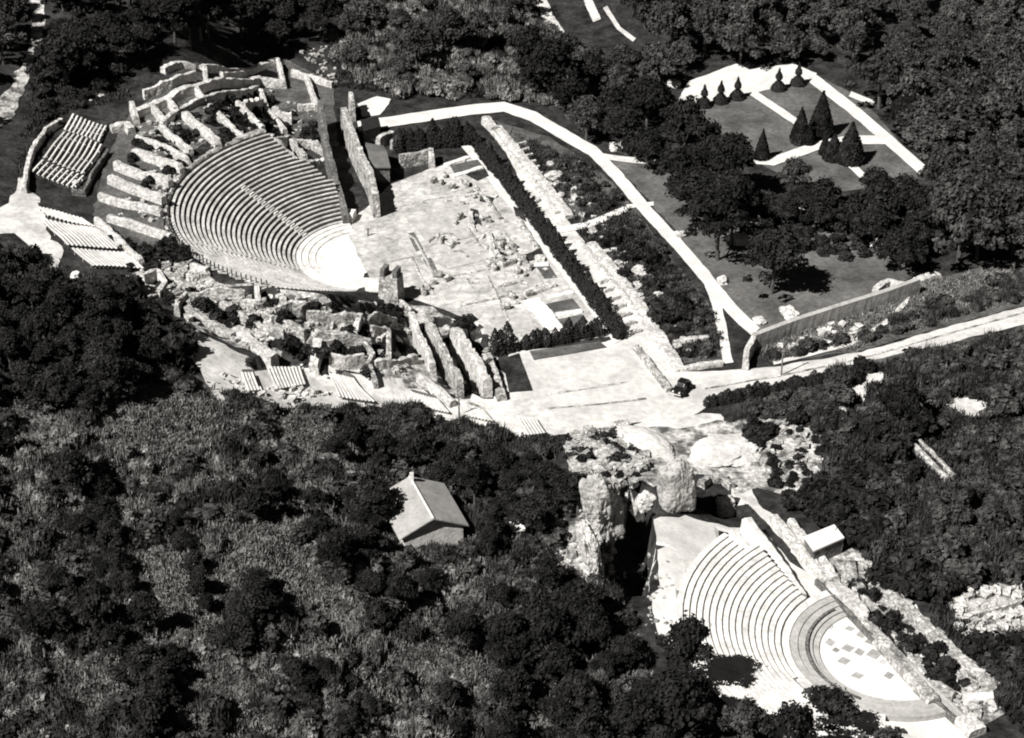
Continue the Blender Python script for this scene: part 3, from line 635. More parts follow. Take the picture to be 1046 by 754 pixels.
# ------------------------------------------------------------------ retaining wall, road side
wall('retaining_wall', [(770,342),(810,327),(860,311),(905,297),(938,285)], 2.5, 1.0, 'long straight grey retaining wall with white coping above the road', 'grey', .0, jt=.02)
wall('ruined_wall', [(770,344),(763,356),(762,366)], 2.2, .9, 'stepped return at the left end of the retaining wall', 'palewall', .1)
wall('ruined_wall', [(895,292),(908,284),(925,288)], 1.6, 1.2, 'white stone heap behind the end of the retaining wall', 'palewall', .5)
wall('ruined_wall', [(934,285),(958,276)], 1.2, 1.6, 'pale wall fragment between retaining wall and dark tree', 'palewall', .4)
for u, v, s, lb in ((806,320,2.4,'white stone lump on the lawn edge near the retaining wall'), (776,328,1.7,'small white boulder at the lawn corner'), (738,287,1.7,'white boulder beside the curving path'), (900,253,3.0,'bright stone at the edge of the dark park trees'), (810,217,3.0,'white stone among the park trees'), (755,245,3.0,'pale stones under the park trees'), (694,240,1.6,'small stone by the path under the trees'), (630,150,2.2,'white stone at the path junction'), (688,86,2.2,'white stone left of the gravel terrace'), (552,265,1.8,'stone at turf bed tip'), (655,278,2.4,'white stone in the weedy strip'), (566,180,2.6,'white stone beside the portico head'), (546,205,1.6,'pale stone on the portico verge'),(672,303,1.8,'pale stone in the weeds by the portico')):
    rock('boulder', u, v, (s*1.3, s, s*.7), lb, u*.1, 'palewall')
rubble('rubble', [(795,352),(850,332),(885,335),(870,348),(800,362)], 130, .3, 1.2, 'broken white stones on the verge above the road', 'palewall')
rubble('rubble', [(560,180),(600,200),(700,330),(690,350),(600,240)], 130, .3, 1.1, 'stones among the weeds of the portico strip', 'palewall')
rubble('rubble', [(300,45),(400,55),(390,85),(330,85)], 120, .3, 1.0, 'light stones in the scrub above the theatre', 'wall')
wall('garden_wall', [(113,469),(135,470),(157,472)], .9, .6, 'short white wall slab alone in the foreground scrub at left', 'white', .05)
for u, v, s_, lb in ((106,656,1.3,'small white stone in the lower left scrub'), (147,462,1.0,'small white stone beside the white wall slab'), (523,575,1.4,'pale stone in the thicket below the house'), (372,517,1.0,'pale stone left of the house tree')): rock('boulder', u, v, (s_*1.3, s_, s_*.7), lb, u*.1, 'palewall')
wall('ruined_wall', [(932,452),(950,470),(968,488)], 1.0, .8, 'left rim wall of the small trench in the meadow', 'wall', .2)
wall('ruined_wall', [(940,449),(958,467),(975,485)], 1.0, .6, 'right rim wall of the small trench in the meadow', 'wall', .2)

# ------------------------------------------------------------------ excavation rocks
rock('concrete_pier', 691, 498, (5.2, 4.4, 8.0), 'big rounded pier of grey Roman concrete above the odeon', .3, rough=.16, seed=3, sink=.12, sharp=.6)
rock('fallen_vault', 658, 453, (5.5, 11.0, 2.6), 'smooth pale fallen vault sloping from the road', .73, rough=.12, sink=.4, seed=11, m='sand', sharp=.2)
rock('fallen_vault', 740, 462, (11.0, 8.0, 1.7), 'low smooth mound of pale earth beside the track', .4, rough=.3, sink=.42, seed=5, m='sand', sharp=.0)
rock('ruin_mass', 616, 519, (4.6, 4.5, 9.5), 'tall rugged ruin with sunlit left flank and black right side', .5, rough=.42, seed=21, sink=.1)
rock('ruin_mass', 602, 562, (2.2, 5.5, 8.0), 'leaning white slab of masonry left of the tall ruin', .25, rough=.25, seed=33, m='palewall', sink=.15, lean=(0, -.2))
rock('boulder', 660, 512, (2.6, 2.4, 2.6), 'pale rounded boulder between tall ruin and concrete pier', .2, m='palewall', seed=8)
rock('boulder', 741, 517, (2.6, 2.2, 3.2), 'pointed white boulder in front of the dark hollow', .3, m='palewall', seed=17, rough=.25)
rock('boulder', 606, 582, (2.6, 2.2, 2.4), 'white angular boulder at the foot of the slab', .7, m='palewall', seed=19)
rock('boulder', 620, 466, (3.6, 2.6, 2.2), 'jagged boulder in the rubble below the road', .7, seed=23)
mbw = wall('ruined_wall', [(716,492),(724,486),(738,486),(748,494)], 1.0, 1.0, 'curved wall shading the dark hollow beside the concrete pier', 'wall', .2)
shrubs_dark_spots = [(580,445),(640,436),(650,470),(640,505),(590,495)]
rubble('rubble', [(578,450),(640,432),(668,480),(640,500),(590,490)], 420, .3, 1.9, 'heaped broken masonry below the road edge', 'wall')
rubble('rubble', [(765,430),(835,430),(850,480),(800,500),(770,470)], 200, .25, 1.1, 'white spoil and stones right of the track', 'wall')
rubble('rubble', [(652,560),(690,575),(690,660),(655,640)], 90, .15, .6, 'pebbles on the white bank left of the odeon', 'wall')
rubble('rubble', [(565,540),(600,520),(640,590),(600,600),(570,580)], 150, .3, 1.2, 'stones round the foot of the ruin', 'wall')

# ------------------------------------------------------------------ odeon
ox, oy = CO
od = empty('odeon', (0, 0, 0)); tag(od, 'small white odeon with thin dark lines between its curved seat rows', 'theatre')
for i in range(NO):
    r0 = O0+i*OW; r1 = r0+OW-.004; h = corow(r0)+ORISE*.9
    a0 = 133-.25*i if i < 12 else 136; a1 = 262 if i > 0 else 205
    mb = MB(); ring(mb, ox, oy, [(r0+.05, -.5), (r0+.05, h-.1), (r0, h-.1), (r0, h), (r1, h), (r1, -.5)], a0, a1, 2.4, .012); mb.obj('seat_row', M['odeon'], od)
for k, (ri, ro, hh, m) in enumerate(((12.1, 13.19, 1.0, 'odeon'), (11.1, 12.09, .86, 'grey'), (10.2, 11.09, .7, 'grey'), (9.3, 10.19, .5, 'grey'), (8.5, 9.29, .28, 'grey'))):
    mb = MB(); ring(mb, ox, oy, [(ri, -.5), (ri, hh), (ro, hh), (ro, -.5)], 113 if k < 1 else 118, 258 if k < 1 else 292, 3, .008); mb.obj('podium_step', M[m], od)
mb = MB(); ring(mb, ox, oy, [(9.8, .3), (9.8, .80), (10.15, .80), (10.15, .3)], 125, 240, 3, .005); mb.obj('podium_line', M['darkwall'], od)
mb = MB(); disc(mb, ox, oy, 8.5, .08, 100, 300); mb.obj('orchestra_floor', M['white'], od)
for (u, v, su, sv) in ((848,640,3,2),(868,642,4,2),(890,655,5,3),(848,656,4,3),(866,662,5,3),(878,666,4,3),(893,668,6,4),(862,675,5,3),(902,676,3,2),(854,664,3,2),(880,648,4,3),(908,690,4,3),(876,690,5,2.5),(910,640,6,3)):
    ps = [PZ(u+a*su*1.45, v+b*sv*1.45, .1) for a, b in ((-1, .15), (.2, 1), (1, -.1), (-.2, -1))]; mb = MB(); mb.prism(ps, [p+Vector((0, 0, .012)) for p in ps]); mb.obj('marble_panel', M['slab'], od)
# end walls of the seating, stage wall
for t, h, w, nm, m in (([(748,541),(756,552),(768,566)], 1.2, 1.2, 'end_wall', 'odeon'), ([(790,526),(806,545),(821,562),(836,580),(846,593)], 1.0, 1.3, 'side_wall', 'palewall'), ([(762,536),(780,556),(800,578),(819,601)], lambda t: 3.0-2.1*t, 1.6, 'end_mass', 'odeon'),
                       ([(834,592),(868,625),(900,658),(940,700),(985,742)], 0.9, .5, 'stage_wall', 'darkwall'), ([(841,590),(876,622),(908,655),(948,697),(994,740)], 0.9, .45, 'stage_wall', 'grey')):
    wall(nm, t, h, w, m=m, parent=od, ruin=.04, jt=.02 if nm == 'stage_wall' else .06)
drape('stage_strip', [(835,604),(842,610),(985,748),(960,752),(890,716),(880,710)], M['white'], 'white paved strip at the foot of the odeon stage wall', rag=.05, off=.06)
drape('forestage', [(884,712),(950,712),(990,755),(900,755),(870,735)], M['gravel'], 'white ground beyond the near end of the odeon floor', rag=.3, off=.05)
bl = empty('block_house', P(845, 560)); tag(bl, 'small flat topped white masonry block beside the odeon side wall', 'building')
ps = [P(u, v, 2.6) for u, v in ((822,548),(852,536),(862,549),(832,562))]; z = bl.location.z; q = [Vector((p.x-bl.location.x, p.y-bl.location.y, 0)) for p in ps]
mb = MB(); mb.prism([v+Vector((0, 0, -.6)) for v in q], [v+Vector((0, 0, 2.4)) for v in q]); mb.obj('wall', M['darkwall'], bl)
mb = MB(); mb.prism([v*1.04+Vector((0, 0, 2.4)) for v in q], [v*1.04+Vector((0, 0, 2.62)) for v in q]); mb.obj('roof', M['white'], bl)
for t, h, w, lb, m in (
  ([(808,530),(826,552),(843,572),(853,588)], 1.2, 1.2, 'broad pale wall behind the odeon side wall', 'palewall'),
  ([(850,592),(870,610),(885,628)], 1.4, 2.0, 'lumpy pale wall along the upper stage passage', 'palewall'),
  ([(882,628),(905,655),(930,685),(955,712)], 1.4, 1.6, 'long rubble wall in the middle of the stage passage', 'wall'),
  ([(872,598),(900,625),(920,655),(948,690),(975,708)], 1.2, .7, 'thin wall line outside the rubble wall of the odeon', 'wall'),
  ([(890,585),(925,615),(955,645),(985,672),(1010,690)], 1.2, 1.4, 'outer ragged wall line along the dark slope', 'wall'),
  ([(984,708),(1010,709),(1040,711)], 1.2, 1.1, 'straight bright white wall end at lower right', 'white'),
  ([(985,630),(1015,620),(1045,612)], .9, .7, 'white wall line across the spoil heap', 'palewall'),
  ([(1005,690),(1022,700),(1034,712)], 1.3, 1.6, 'pale broken wall above the bright white wall end', 'wall'),
  ([(985,728),(1000,742)], 1.6, 2.4, 'white tumbled masonry at the foot of the stage wall', 'palewall'),
  ([(868,568),(872,590),(880,600)], 1.2, 1.4, 'rubbly wall running down from the white block', 'wall'),
): wall('ruined_wall', t, h, w, lb, m, .35)
rubble('rubble', [(850,590),(880,570),(960,650),(1030,720),(990,745),(930,680)], 520, .25, 1.3, 'stones along the stage passage of the odeon', 'wall')
rubble('rubble', [(960,615),(1046,595),(1050,640),(985,655)], 260, .25, 1.3, 'white spoil stones at the right edge', 'palewall')

# ------------------------------------------------------------------ house
gz = P(440, 545).z
E_, R_ = gz+3.0, gz+5.4
rn, rf = PZ(443, 531, R_), PZ(418.5, 487.5, R_)
ln = PZ(408, 552.5, E_); rgn = PZ(479, 538, E_)
ax = (rf-rn); lf = ln+ax; rgf = rgn+ax
c = (ln+rgn+lf+rgf)/4; hs = empty('house', (c.x, c.y, gz), 0); tag(hs, 'small gabled house with pale tiled roof alone in the scrub', 'house')
off = Vector((c.x, c.y, gz)); ln, rgn, lf, rgf, rn, rf = [p-off for p in (ln, rgn, lf, rgf, rn, rf)]
for a, b, cc, d, mm in ((ln, rn, rf, lf, 'tileA'), (rn, rgn, rgf, rf, 'tileA')):
    mb = MB(); t = Vector((0, 0, .18)); mb.prism([a, b, cc, d], [a+t, b+t, cc+t, d+t]); mb.obj('roof_slope', M[mm], hs)
axn = ax.normalized(); wn = (rgn-ln).normalized()
def ins(p, dw, da): return p+wn*dw+axn*da
w4 = [ins(ln, .7, .22), ins(rgn, -.7, .22), ins(rgf, -.7, -.3), ins(lf, .7, -.3)]
mb = MB(); lo = [Vector((p.x, p.y, -.8)) for p in w4]; k0 = .7/((rgn-ln).length/2)
hi = [Vector((p.x, p.y, 3.0+2.4*k0-.12)) for p in w4]; mb.prism(lo, hi)
n = len(mb.v); g1 = (hi[0]+hi[1])/2; g1.z = 5.25; g2 = (hi[2]+hi[3])/2; g2.z = 5.25
mb.v += [hi[0], hi[1], hi[2], hi[3], g1, g2]; mb.f += [[n, n+1, n+4], [n+2, n+3, n+5], [n+1, n+2, n+5, n+4], [n+3, n, n+4, n+5]]
mb.obj('wall', M['plaster'], hs)
mb = MB(); mb.tube(rn+Vector((0, 0, .16)), rf+Vector((0, 0, .16)), .16, .16); mb.obj('ridge_tile', M['plaster'], hs)
mb = MB(); cp = rf-axn*.9; mb.box((cp.x, cp.y, cp.z+.5), (.5, .5, 1.4)); ch = mb.obj('chimney', M['plaster'], hs)
for u, v, s_ in ((415,566,.9),(430,563,.8),(446,564,.7),(462,566,.75),(478,562,.8)): PRE.append((u, v, s_))

# ------------------------------------------------------------------ car
cp = P(696, 401); car = empty('car', (cp.x, cp.y, cp.z+LAYER[0]+.02), math.radians(-118)); tag(car, 'black old fashioned car parked alone at the road junction', 'car')
mb = MB()
prof = [(-1.9, .4), (-1.95, .75), (-1.6, 1.0), (-1.0, 1.08), (-.6, 1.1), (.7, 1.08), (1.2, 1.0), (1.85, .85), (1.95, .6), (1.9, .38)]
mb.prism([(x, -.72, z) for x, z in prof], [(x, .72, z) for x, z in prof]); bd = mb.obj('body', M['paint'], car)
mb = MB(); pr = [(-1.55, 1.0), (-1.25, 1.42), (-.6, 1.6), (.1, 1.58), (.35, 1.45), (.72, 1.06)]
mb.prism([(x, -.62, z) for x, z in pr], [(x, .62, z) for x, z in pr]); cab = mb.obj('cabin', M['paint'], car)
for y in (-.63, .63):
    mb = MB(); mb.prism([(-1.1, y-.01, 1.12), (.5, y-.01, 1.12), (.2, y-.01, 1.42), (-1.0, y-.01, 1.42)], [(-1.1, y+.01, 1.12), (.5, y+.01, 1.12), (.2, y+.01, 1.42), (-1.0, y+.01, 1.42)]); mb.obj('side_window', M['glass'], car)
mb = MB(); mb.prism([(.78, -.5, 1.1), (.78, .5, 1.1), (.42, .45, 1.46), (.42, -.45, 1.46)], [(.8, -.5, 1.12), (.8, .5, 1.12), (.44, .45, 1.48), (.44, -.45, 1.48)]); mb.obj('windscreen', M['glass'], car)
for x in (-1.2, 1.25):
    for y in (-.74, .74):
        mb = MB(); mb.tube((x, y-.1, .33), (x, y+.1, .33), .33, .33, 16); w = mb.obj('wheel', M['tyre'], car)
        mb = MB(); mb.tube((x, y-.115, .33), (x, y+.115, .33), .15, .15, 12); mb.obj('hub_cap', M['chrome'], w)
        mb = MB(); mb.lathe((x, y*.95, .45), [(.5, 0), (.5, .18), (.32, .36), (.05, .42)], 12); mb.obj('fender', M['paint'], car)
for y in (-.5, .5):
    mb = MB(); mb.tube((1.8, y, .78), (2.02, y, .78), .13, .15, 10); mb.obj('headlight', M['chrome'], car)
mb = MB(); mb.box((2.05, 0, .45), (.08, 1.5, .12)); mb.obj('bumper', M['chrome'], car)

# ------------------------------------------------------------------ plants
QUADS = {}
def leafcloud(centers, radii, n, size, flat=.8, up=.25, seed=0, shell=.62):
    g = np.random.default_rng(seed); C_ = np.array(centers); R = np.array(radii)
    w = R**2/np.sum(R**2); k = g.choice(len(R), n, p=w)
    d = g.normal(size=(n, 3)); d[:, 2] = np.abs(d[:, 2])*.9+d[:, 2]*.1*0-.25*(g.random(n) < .35); d /= np.linalg.norm(d, axis=1)[:, None]
    rr = R[k]*(shell+(1-shell)*g.random(n)**.6)*(1+.12*g.normal(size=n))
    c = C_[k]+d*rr[:, None]*np.array([1, 1, flat])
    nrm = d+g.normal(size=(n, 3))*.55+np.array([0, 0, up]); nrm /= np.linalg.norm(nrm, axis=1)[:, None]
    a = np.cross(nrm, g.normal(size=(n, 3))); a /= np.linalg.norm(a, axis=1)[:, None]; b = np.cross(nrm, a)
    s = size*(.6+.8*g.random(n))[:, None]
    return np.stack([c-a*s-b*s*.35, c+a*s*.25-b*s*.8, c+a*s+b*s*.3, c-a*s*.2+b*s*.8], 1)
def trunk_mb(h, r, limbs, seed):
    rd = random.Random(seed); mb = MB(); p = Vector((0, 0, -.4)); rad = r; pts = []
    for s in range(3):
        qn = Vector((rd.uniform(-.15, .15)*h*.2, rd.uniform(-.15, .15)*h*.2, h*(s+1)/3)); mb.tube(p, qn, rad, rad*.75, 7); p = qn; rad *= .75; pts.append(p)
    for l in limbs: mb.tube(pts[rd.choice((0, 1, 2))], Vector(l), r*.4, r*.12, 5)
    return mb
def make_tree(seed, leafm, tall=1.0, n=3600, size=.25):
    """unit tree, crown radius about 5 m, height about 9.5 m"""
    rd = random.Random(seed); cs = []; rs = []
    for k in range(rd.randint(20, 28)):
        a = rd.uniform(0, 6.28); d = rd.uniform(.4, 3.6); zc = (3.6+rd.uniform(0, 3.8)*(1-d/5.2))*tall
        cs.append((math.cos(a)*d, math.sin(a)*d, zc)); rs.append(rd.uniform(.6, 1.7))
    cs.append((0, 0, 5.6*tall)); rs.append(2.4)
    for k in range(5):
        a = rd.uniform(0, 6.28); d = rd.uniform(3.4, 4.6); cs.append((math.cos(a)*d, math.sin(a)*d, rd.uniform(2.6, 4.6)*tall)); rs.append(rd.uniform(.6, 1.1))
    V = leafcloud(cs, rs, n, size, .9, .2, seed, .45)
    c = quadmesh('crown', V, leafm); QUADS[c.name] = V; t = trunk_mb(4.6*tall, .32, cs[:5], seed); tm = bpy.data.meshes.new('trunk'); tm.from_pydata([tuple(v) for v in t.v], [], t.f); tm.materials.append(M['bark'])
    return c, tm
TA = [make_tree(100+k, M['leafA'], 1+.15*(k % 3)) for k in range(6)]
TB = [make_tree(200+k, M['leafB'], .9+.15*(k % 3)) for k in range(6)]
TC = [make_tree(300+k, M['leafC'], .8+.1*(k % 3), 3000, .23) for k in range(4)]
def make_shrub(seed, leafm, n=520, size=.26, spiky=False):
    rd = random.Random(seed); cs = []; rs = []
    for k in range(rd.randint(4, 7)):
        a = rd.uniform(0, 6.28); d = rd.uniform(0, 1.1); cs.append((math.cos(a)*d, math.sin(a)*d, rd.uniform(.2, 1.2))); rs.append(rd.uniform(.5, .95))
    V = leafcloud(cs, rs, n, size, .95, .15, seed)
    if spiky:
        g = np.random.default_rng(seed); m = n*2//3; a = g.random(m)*6.28; d = 1.5*g.random(m)**.6; x, y = d*np.cos(a), d*np.sin(a); z = .4+1.1*g.random(m)*(1-d/2.2)
        th_ = g.random(m)*6.28; wx, wy = np.cos(th_)*.06, np.sin(th_)*.06; l = .5+.7*g.random(m); ox_, oy_ = g.normal(size=m)*.18, g.normal(size=m)*.18
        W = np.stack([np.stack([x-wx, y-wy, z], -1), np.stack([x+wx, y+wy, z], -1), np.stack([x+wx*.3+ox_, y+wy*.3+oy_, z+l], -1), np.stack([x-wx*.3+ox_, y-wy*.3+oy_, z+l], -1)], 1)
        V = np.concatenate([V[:int(n*.7)], W])
    me = quadmesh('shrub', V, leafm); QUADS[me.name] = V; return me
SA = [make_shrub(10+k, M['leafA']) for k in range(5)]
SB = [make_shrub(20+k, M['leafB'], spiky=k % 2 == 0) for k in range(6)]
SC = [make_shrub(30+k, M['leafC'], spiky=True) for k in range(6)]

PLANTS = {'tree': [], 'shrub': []}
def tree_at(p, s, kind, label, group, name='broadleaf_tree', sz=None):
    c, t = random.choice(kind); r = empty(name, (p.x, p.y, p.z-.1), random.uniform(0, 6.28)); r.scale = (s*U(.85, 1.12), s*U(.85, 1.12), (sz or s*U(.8, 1.3)))
    a = link(bpy.data.objects.new('crown', c), r); b = link(bpy.data.objects.new('trunk', t), r)
    return tag(r, label, 'tree', group)
def shrub_at(p, s, kind, label, group, name='shrub', sz=None):
    o = link(bpy.data.objects.new(name, random.choice(kind))); o.location = (p.x, p.y, p.z-.1); o.scale = (s, s, sz or s*random.uniform(.7, 1.2)); o.rotation_euler = (0, 0, random.uniform(0, 6.28))
    return tag(o, label, 'shrub', group)
def free(x, y): return not any(inpoly(x, y, c) for c in CLEAR)
BB = [(min(p[0] for p in c), max(p[0] for p in c), min(p[1] for p in c), max(p[1] for p in c)) for c in CLEAR]
def free(x, y):
    for c, b in zip(CLEAR, BB):
        if b[0] < x < b[1] and b[2] < y < b[3] and inpoly(x, y, c): return False
    return True
NOPLANT = [[(772,425),(800,422),(838,440),(850,478),(815,500),(780,490)], [(20,-12),(56,-12),(54,60),(40,105),(20,140),(-20,150),(-20,110),(5,90)], [(775,366),(800,360),(880,346),(960,324),(1060,296),(1060,312),(960,338),(880,362),(780,382)], [(545,222),(610,215),(650,200),(655,225),(610,245),(560,250)], [(398,530),(490,530),(492,560),(404,566)], [(540,-5),(562,-5),(582,40),(566,46)], [(596,-5),(616,-5),(622,26),(606,26)], [(920,440),(985,440),(990,505),(930,492)], [(955,405),(1012,405),(1012,446),(965,440)], [(838,400),(852,398),(872,424),(862,440)], [(856,386),(915,380),(915,402),(892,420),(880,424),(866,408)], [(498,118),(520,120),(705,372),(700,392),(676,388),(520,170)],
  [(205,395),(236,395),(236,428),(205,424)], [(510,528),(542,528),(542,560),(512,556)], [(905,608),(1060,590),(1060,660),(985,665)]]
GLADE = [[(110,400),(225,400),(245,445),(165,475),(70,455)], [(140,560),(190,535),(232,590),(238,640),(185,655),(130,610)], [(35,680),(130,655),(155,720),(40,725)], [(172,665),(250,655),(245,720),(190,720)], [(215,505),(330,560),(335,625),(240,605)], [(330,600),(372,600),(385,655),(340,650)], [(270,420),(340,430),(330,470),(280,460)], [(385,655),(470,640),(490,690),(410,700)], [(20,410),(60,420),(60,470),(10,470)]]
def scatter(poly, n, dmin, fn, hc, clear=True, tries=40, dens=None, glade=False):
    """random points in a photo polygon, at least dmin metres apart; hc = height above ground of the crown centre"""
    us = [p[0] for p in poly]; vs_ = [p[1] for p in poly]; got = []; t = 0
    while len(got) < n and t < n*tries:
        t += 1
        u, v = random.uniform(min(us), max(us)), random.uniform(min(vs_), max(vs_))
        if not inpoly(u, v, poly) or (not glade and any(inpoly(u, v, e) for e in NOPLANT)) or (not glade and any(inpoly(u, v, e) for e in GLADE)): continue
        if dens and mnoise.noise(Vector((u*.02, v*.03, dens))) < random.uniform(-.5, .1): continue
        p = P(u, v, hc)
        if clear and not free(p.x, p.y): continue
        if any((p.x-g.x)**2+(p.y-g.y)**2 < dmin*dmin for g in got): continue
        got.append(p); fn(p)
    return got
U = random.uniform
def trees(poly, n, dmin, s, kind, label, group, clear=True, **k):
    scatter(poly, n, dmin, lambda p: PLANTS['tree'].append((p, U(*s)*random.choice((.8, 1, 1, 1.1)), kind, label, group)), 4.6*(s[0]+s[1])/2, clear, **k)
def shrubs(poly, n, dmin, s, kind, label, group, clear=True, **k):
    scatter(poly, n, dmin, lambda p: PLANTS['shrub'].append((p, U(*s), kind, label, group)), .9*(s[0]+s[1])/2, clear, **k)

# woods
trees([(50,-14),(330,-14),(335,24),(290,30),(180,24),(125,50),(66,78),(54,50)], 60, 5.0, (.75, 1.15), TA, 'very dark broadleaf tree of the wood behind the theatre', 'trees of the dark wood behind the theatre')
trees([(-30,-10),(22,-10),(20,50),(-10,110),(-30,120)], 8, 5, (.7, 1.0), TB, 'grey green tree left of the climbing track', 'trees at the upper left edge')
trees([(330,-14),(560,-14),(590,30),(640,70),(650,120),(600,130),(560,100),(530,80),(400,75),(345,50)], 40, 5.2, (.5, .95), TB, 'bushy tree in the scrubby wood above the white path', 'trees above the white path', dens=4.4)
trees([(525,50),(580,45),(620,85),(600,105),(560,95)], 6, 5, (.9, 1.2), TA, 'dark tree clump above the bend of the white path', 'dark trees above the path bend')
trees([(610,95),(665,90),(695,120),(735,165),(772,205),(775,232),(730,236),(700,205),(690,165),(640,140)], 19, 5.5, (.8, 1.2), TA, 'dark park tree between the curving path and the garden', 'park trees left of the garden')
trees([(640,40),(690,60),(690,90),(650,100),(600,70)], 8, 5, (.7, 1.0), TB, 'mid grey tree left of the gravel terrace', 'trees left of the gravel terrace')
trees([(655,-14),(830,-14),(1075,-14),(1075,30),(900,40),(830,46),(750,40),(690,52),(665,40)], 40, 5.6, (.9, 1.3), TB, 'rounded tree of the wood above the garden', 'trees of the wood above the garden')
trees([(890,50),(1075,30),(1075,230),(1010,240),(960,220),(965,170),(930,130),(905,95)], 34, 5.8, (1.0, 1.5), TB, 'large leafy tree in the wood right of the garden', 'trees of the wood right of the garden')
trees([(865,195),(930,195),(945,235),(910,262),(880,235)], 8, 5, (.8, 1.1), TA, 'dark tree on the lawn behind the retaining wall', 'dark lawn trees')
trees([(770,190),(830,200),(840,222),(790,225)], 5, 5, (.7, .9), TA, 'dark tree in the middle of the park lawn', 'dark mid lawn trees')
for u, v, s, kd, lb in ((790,270,1.15,TA,'spreading dark tree alone on the lawn casting a shadow right'), (735,235,1.2,TA,'dark dense tree beside the bend of the curving path'), (985,225,1.6,TB,'huge leafy tree at the right overhanging the retaining wall end'), (1030,205,1.5,TB,'huge leafy tree against the right edge'), (955,222,1.1,TA,'dark tree left of the huge leafy trees'), (925,120,1.0,TA,'dark tree beside the long garden path'), (895,215,1.1,TA,'dark tree below the end of the garden path'), (812,182,.7,TB,'small round tree below the garden cross path'), (840,205,.8,TA,'round dark tree in the lower garden'),
                        (926,418,.75,TA,'dark bushy tree beside the bare earth triangle'), (912,412,.55,TA,'smaller dark tree left of the bushy tree below the road'), (938,432,.6,TA,'dark small tree above the meadow trench'),
                        (385,512,.75,TA,'dark tree leaning over the left slope of the house roof'), (850,726,.78,TA,'open crowned dark tree in front of the odeon floor'), (806,756,.8,TA,'dark tree at the bottom edge below the odeon'), (905,768,.8,TB,'leafy tree at the bottom edge right of the open crowned tree'),
                        (703,672,.85,TA,'dark tree casting its shadow on the odeon seats'), (640,664,.6,TA,'dark tree on the bank left of the odeon'), (692,722,.95,TA,'black green tree in the wood corner below the odeon'), (762,742,.7,TB,'mid grey tree below the odeon seat ends')):
    h = 4.6*s; p = P(u, v, h); tree_at(p, s, kd, lb, None)
# foreground scrub
trees([(540,600),(590,615),(630,665),(655,690),(690,745),(720,790),(560,790),(480,700)], 20, 4.4, (.6, .9), TA, 'dark tree in the thicket left of the odeon', 'thicket trees left of the odeon')
trees([(340,440),(420,450),(520,462),(575,490),(595,510),(570,540),(500,560),(490,500),(400,470),(320,460)], 26, 3.8, (.4, .75), TA, 'dark low tree between the terrace and the house', 'low trees round the house', clear=True)
trees([(-30,300),(50,285),(110,315),(160,345),(170,385),(110,410),(40,400),(-30,390)], 30, 4.0, (.55, .8), TA, 'black green tree in the hollow left of the terrace', 'trees in the hollow at left')
trees([(-30,430),(90,450),(135,520),(125,600),(100,640),(-30,670)], 12, 4.8, (.45, .75), TA, 'dark tree along the lower left edge', 'trees at the lower left')
trees([(135,620),(195,655),(175,720),(170,775),(145,775),(140,700),(95,660)], 10, 3.6, (.45, .7), TA, 'dark low tree in the gap between pale scrub patches', 'low trees between the scrub patches')
trees([(240,590),(275,585),(275,640),(235,655)], 4, 3, (.45, .65), TA, 'dark bushy tree in the middle of the pale scrub', 'bushy trees in the pale scrub')
trees([(255,480),(380,500),(400,560),(330,585),(260,540)], 9, 4.5, (.4, .65), TA, 'dark low tree left of the house', 'low trees left of the house')
trees([(380,580),(560,575),(640,640),(560,790),(300,790),(360,680)], 14, 5.0, (.35, .6), TA, 'dark low tree in the foreground thicket below the house', 'low trees below the house')
for pl in GLADE:
    shrubs(pl, 26, 1.3, (.3, .7), SC, 'pale tufted shrub in a sunlit clearing of the foreground', 'pale shrubs in the foreground clearings', glade=True)
shrubs([(-30,420),(150,410),(330,430),(400,540),(480,600),(560,700),(600,780),(-30,780)], 220, 2.0, (.6, 1.4), SC, 'pale tufted shrub in the sunlit foreground scrub', 'pale shrubs in the foreground', dens=3.3)
shrubs([(-30,290),(190,385),(260,398),(400,408),(480,418),(560,446),(640,620),(690,780),(-30,780)], 620, 1.5, (.5, 1.4), SB, 'mid grey shrub in the foreground scrub', 'grey shrubs in the foreground')
shrubs([(-30,400),(330,430),(580,500),(640,620),(690,780),(-30,780)], 90, 2.6, (.6, 1.3), SA, 'blackish shrub in the foreground scrub', 'dark shrubs in the foreground')
shrubs([(850,385),(960,360),(1060,340),(1070,600),(1060,740),(1000,690),(930,600),(880,540),(845,470)], 290, 2.2, (.7, 1.7), SB, 'mid grey shrub on the slope right of the odeon', 'shrubs on the right slope')
shrubs([(850,420),(920,430),(930,560),(1000,640),(1060,660),(1060,740),(940,620),(860,540)], 110, 2.2, (.9, 1.9), SA, 'dark shrub on the slope right of the odeon', 'dark shrubs on the right slope')
shrubs([(330,0),(560,0),(600,60),(600,110),(545,100),(400,95),(345,60)], 150, 2.4, (.8, 1.7), SC, 'pale shrub in the scrub above the white path', 'pale shrubs above the white path', dens=7.7)
shrubs([(545,150),(600,165),(650,220),(715,310),(735,365),(700,365),(640,290),(590,225)], 60, 2.2, (.4, 1.0), SB, 'weedy shrub between the portico and the curving path', 'shrubs of the weedy strip')
shrubs([(590,170),(650,240),(720,330),(690,350),(620,250)], 16, 3, (.9, 1.3), SA, 'dark round bush in the weedy strip', 'dark bushes of the weedy strip')
shrubs([(775,365),(880,340),(960,310),(1060,270),(1060,300),(960,332),(880,354),(790,370)], 70, 1.8, (.5, 1.2), SB, 'low shrub on the verge above the road', 'verge shrubs')
shrubs([(60,285),(120,285),(200,345),(190,390),(100,330)], 40, 2, (.7, 1.5), SA, 'dark bush on the slope under the lower bench block', 'bushes under the lower bench block')
shrubs([(50,60),(125,70),(60,125),(30,150),(40,100)], 26, 2, (.6, 1.3), SA, 'dark bush on the hillside above the upper bench block', 'bushes above the upper bench block')
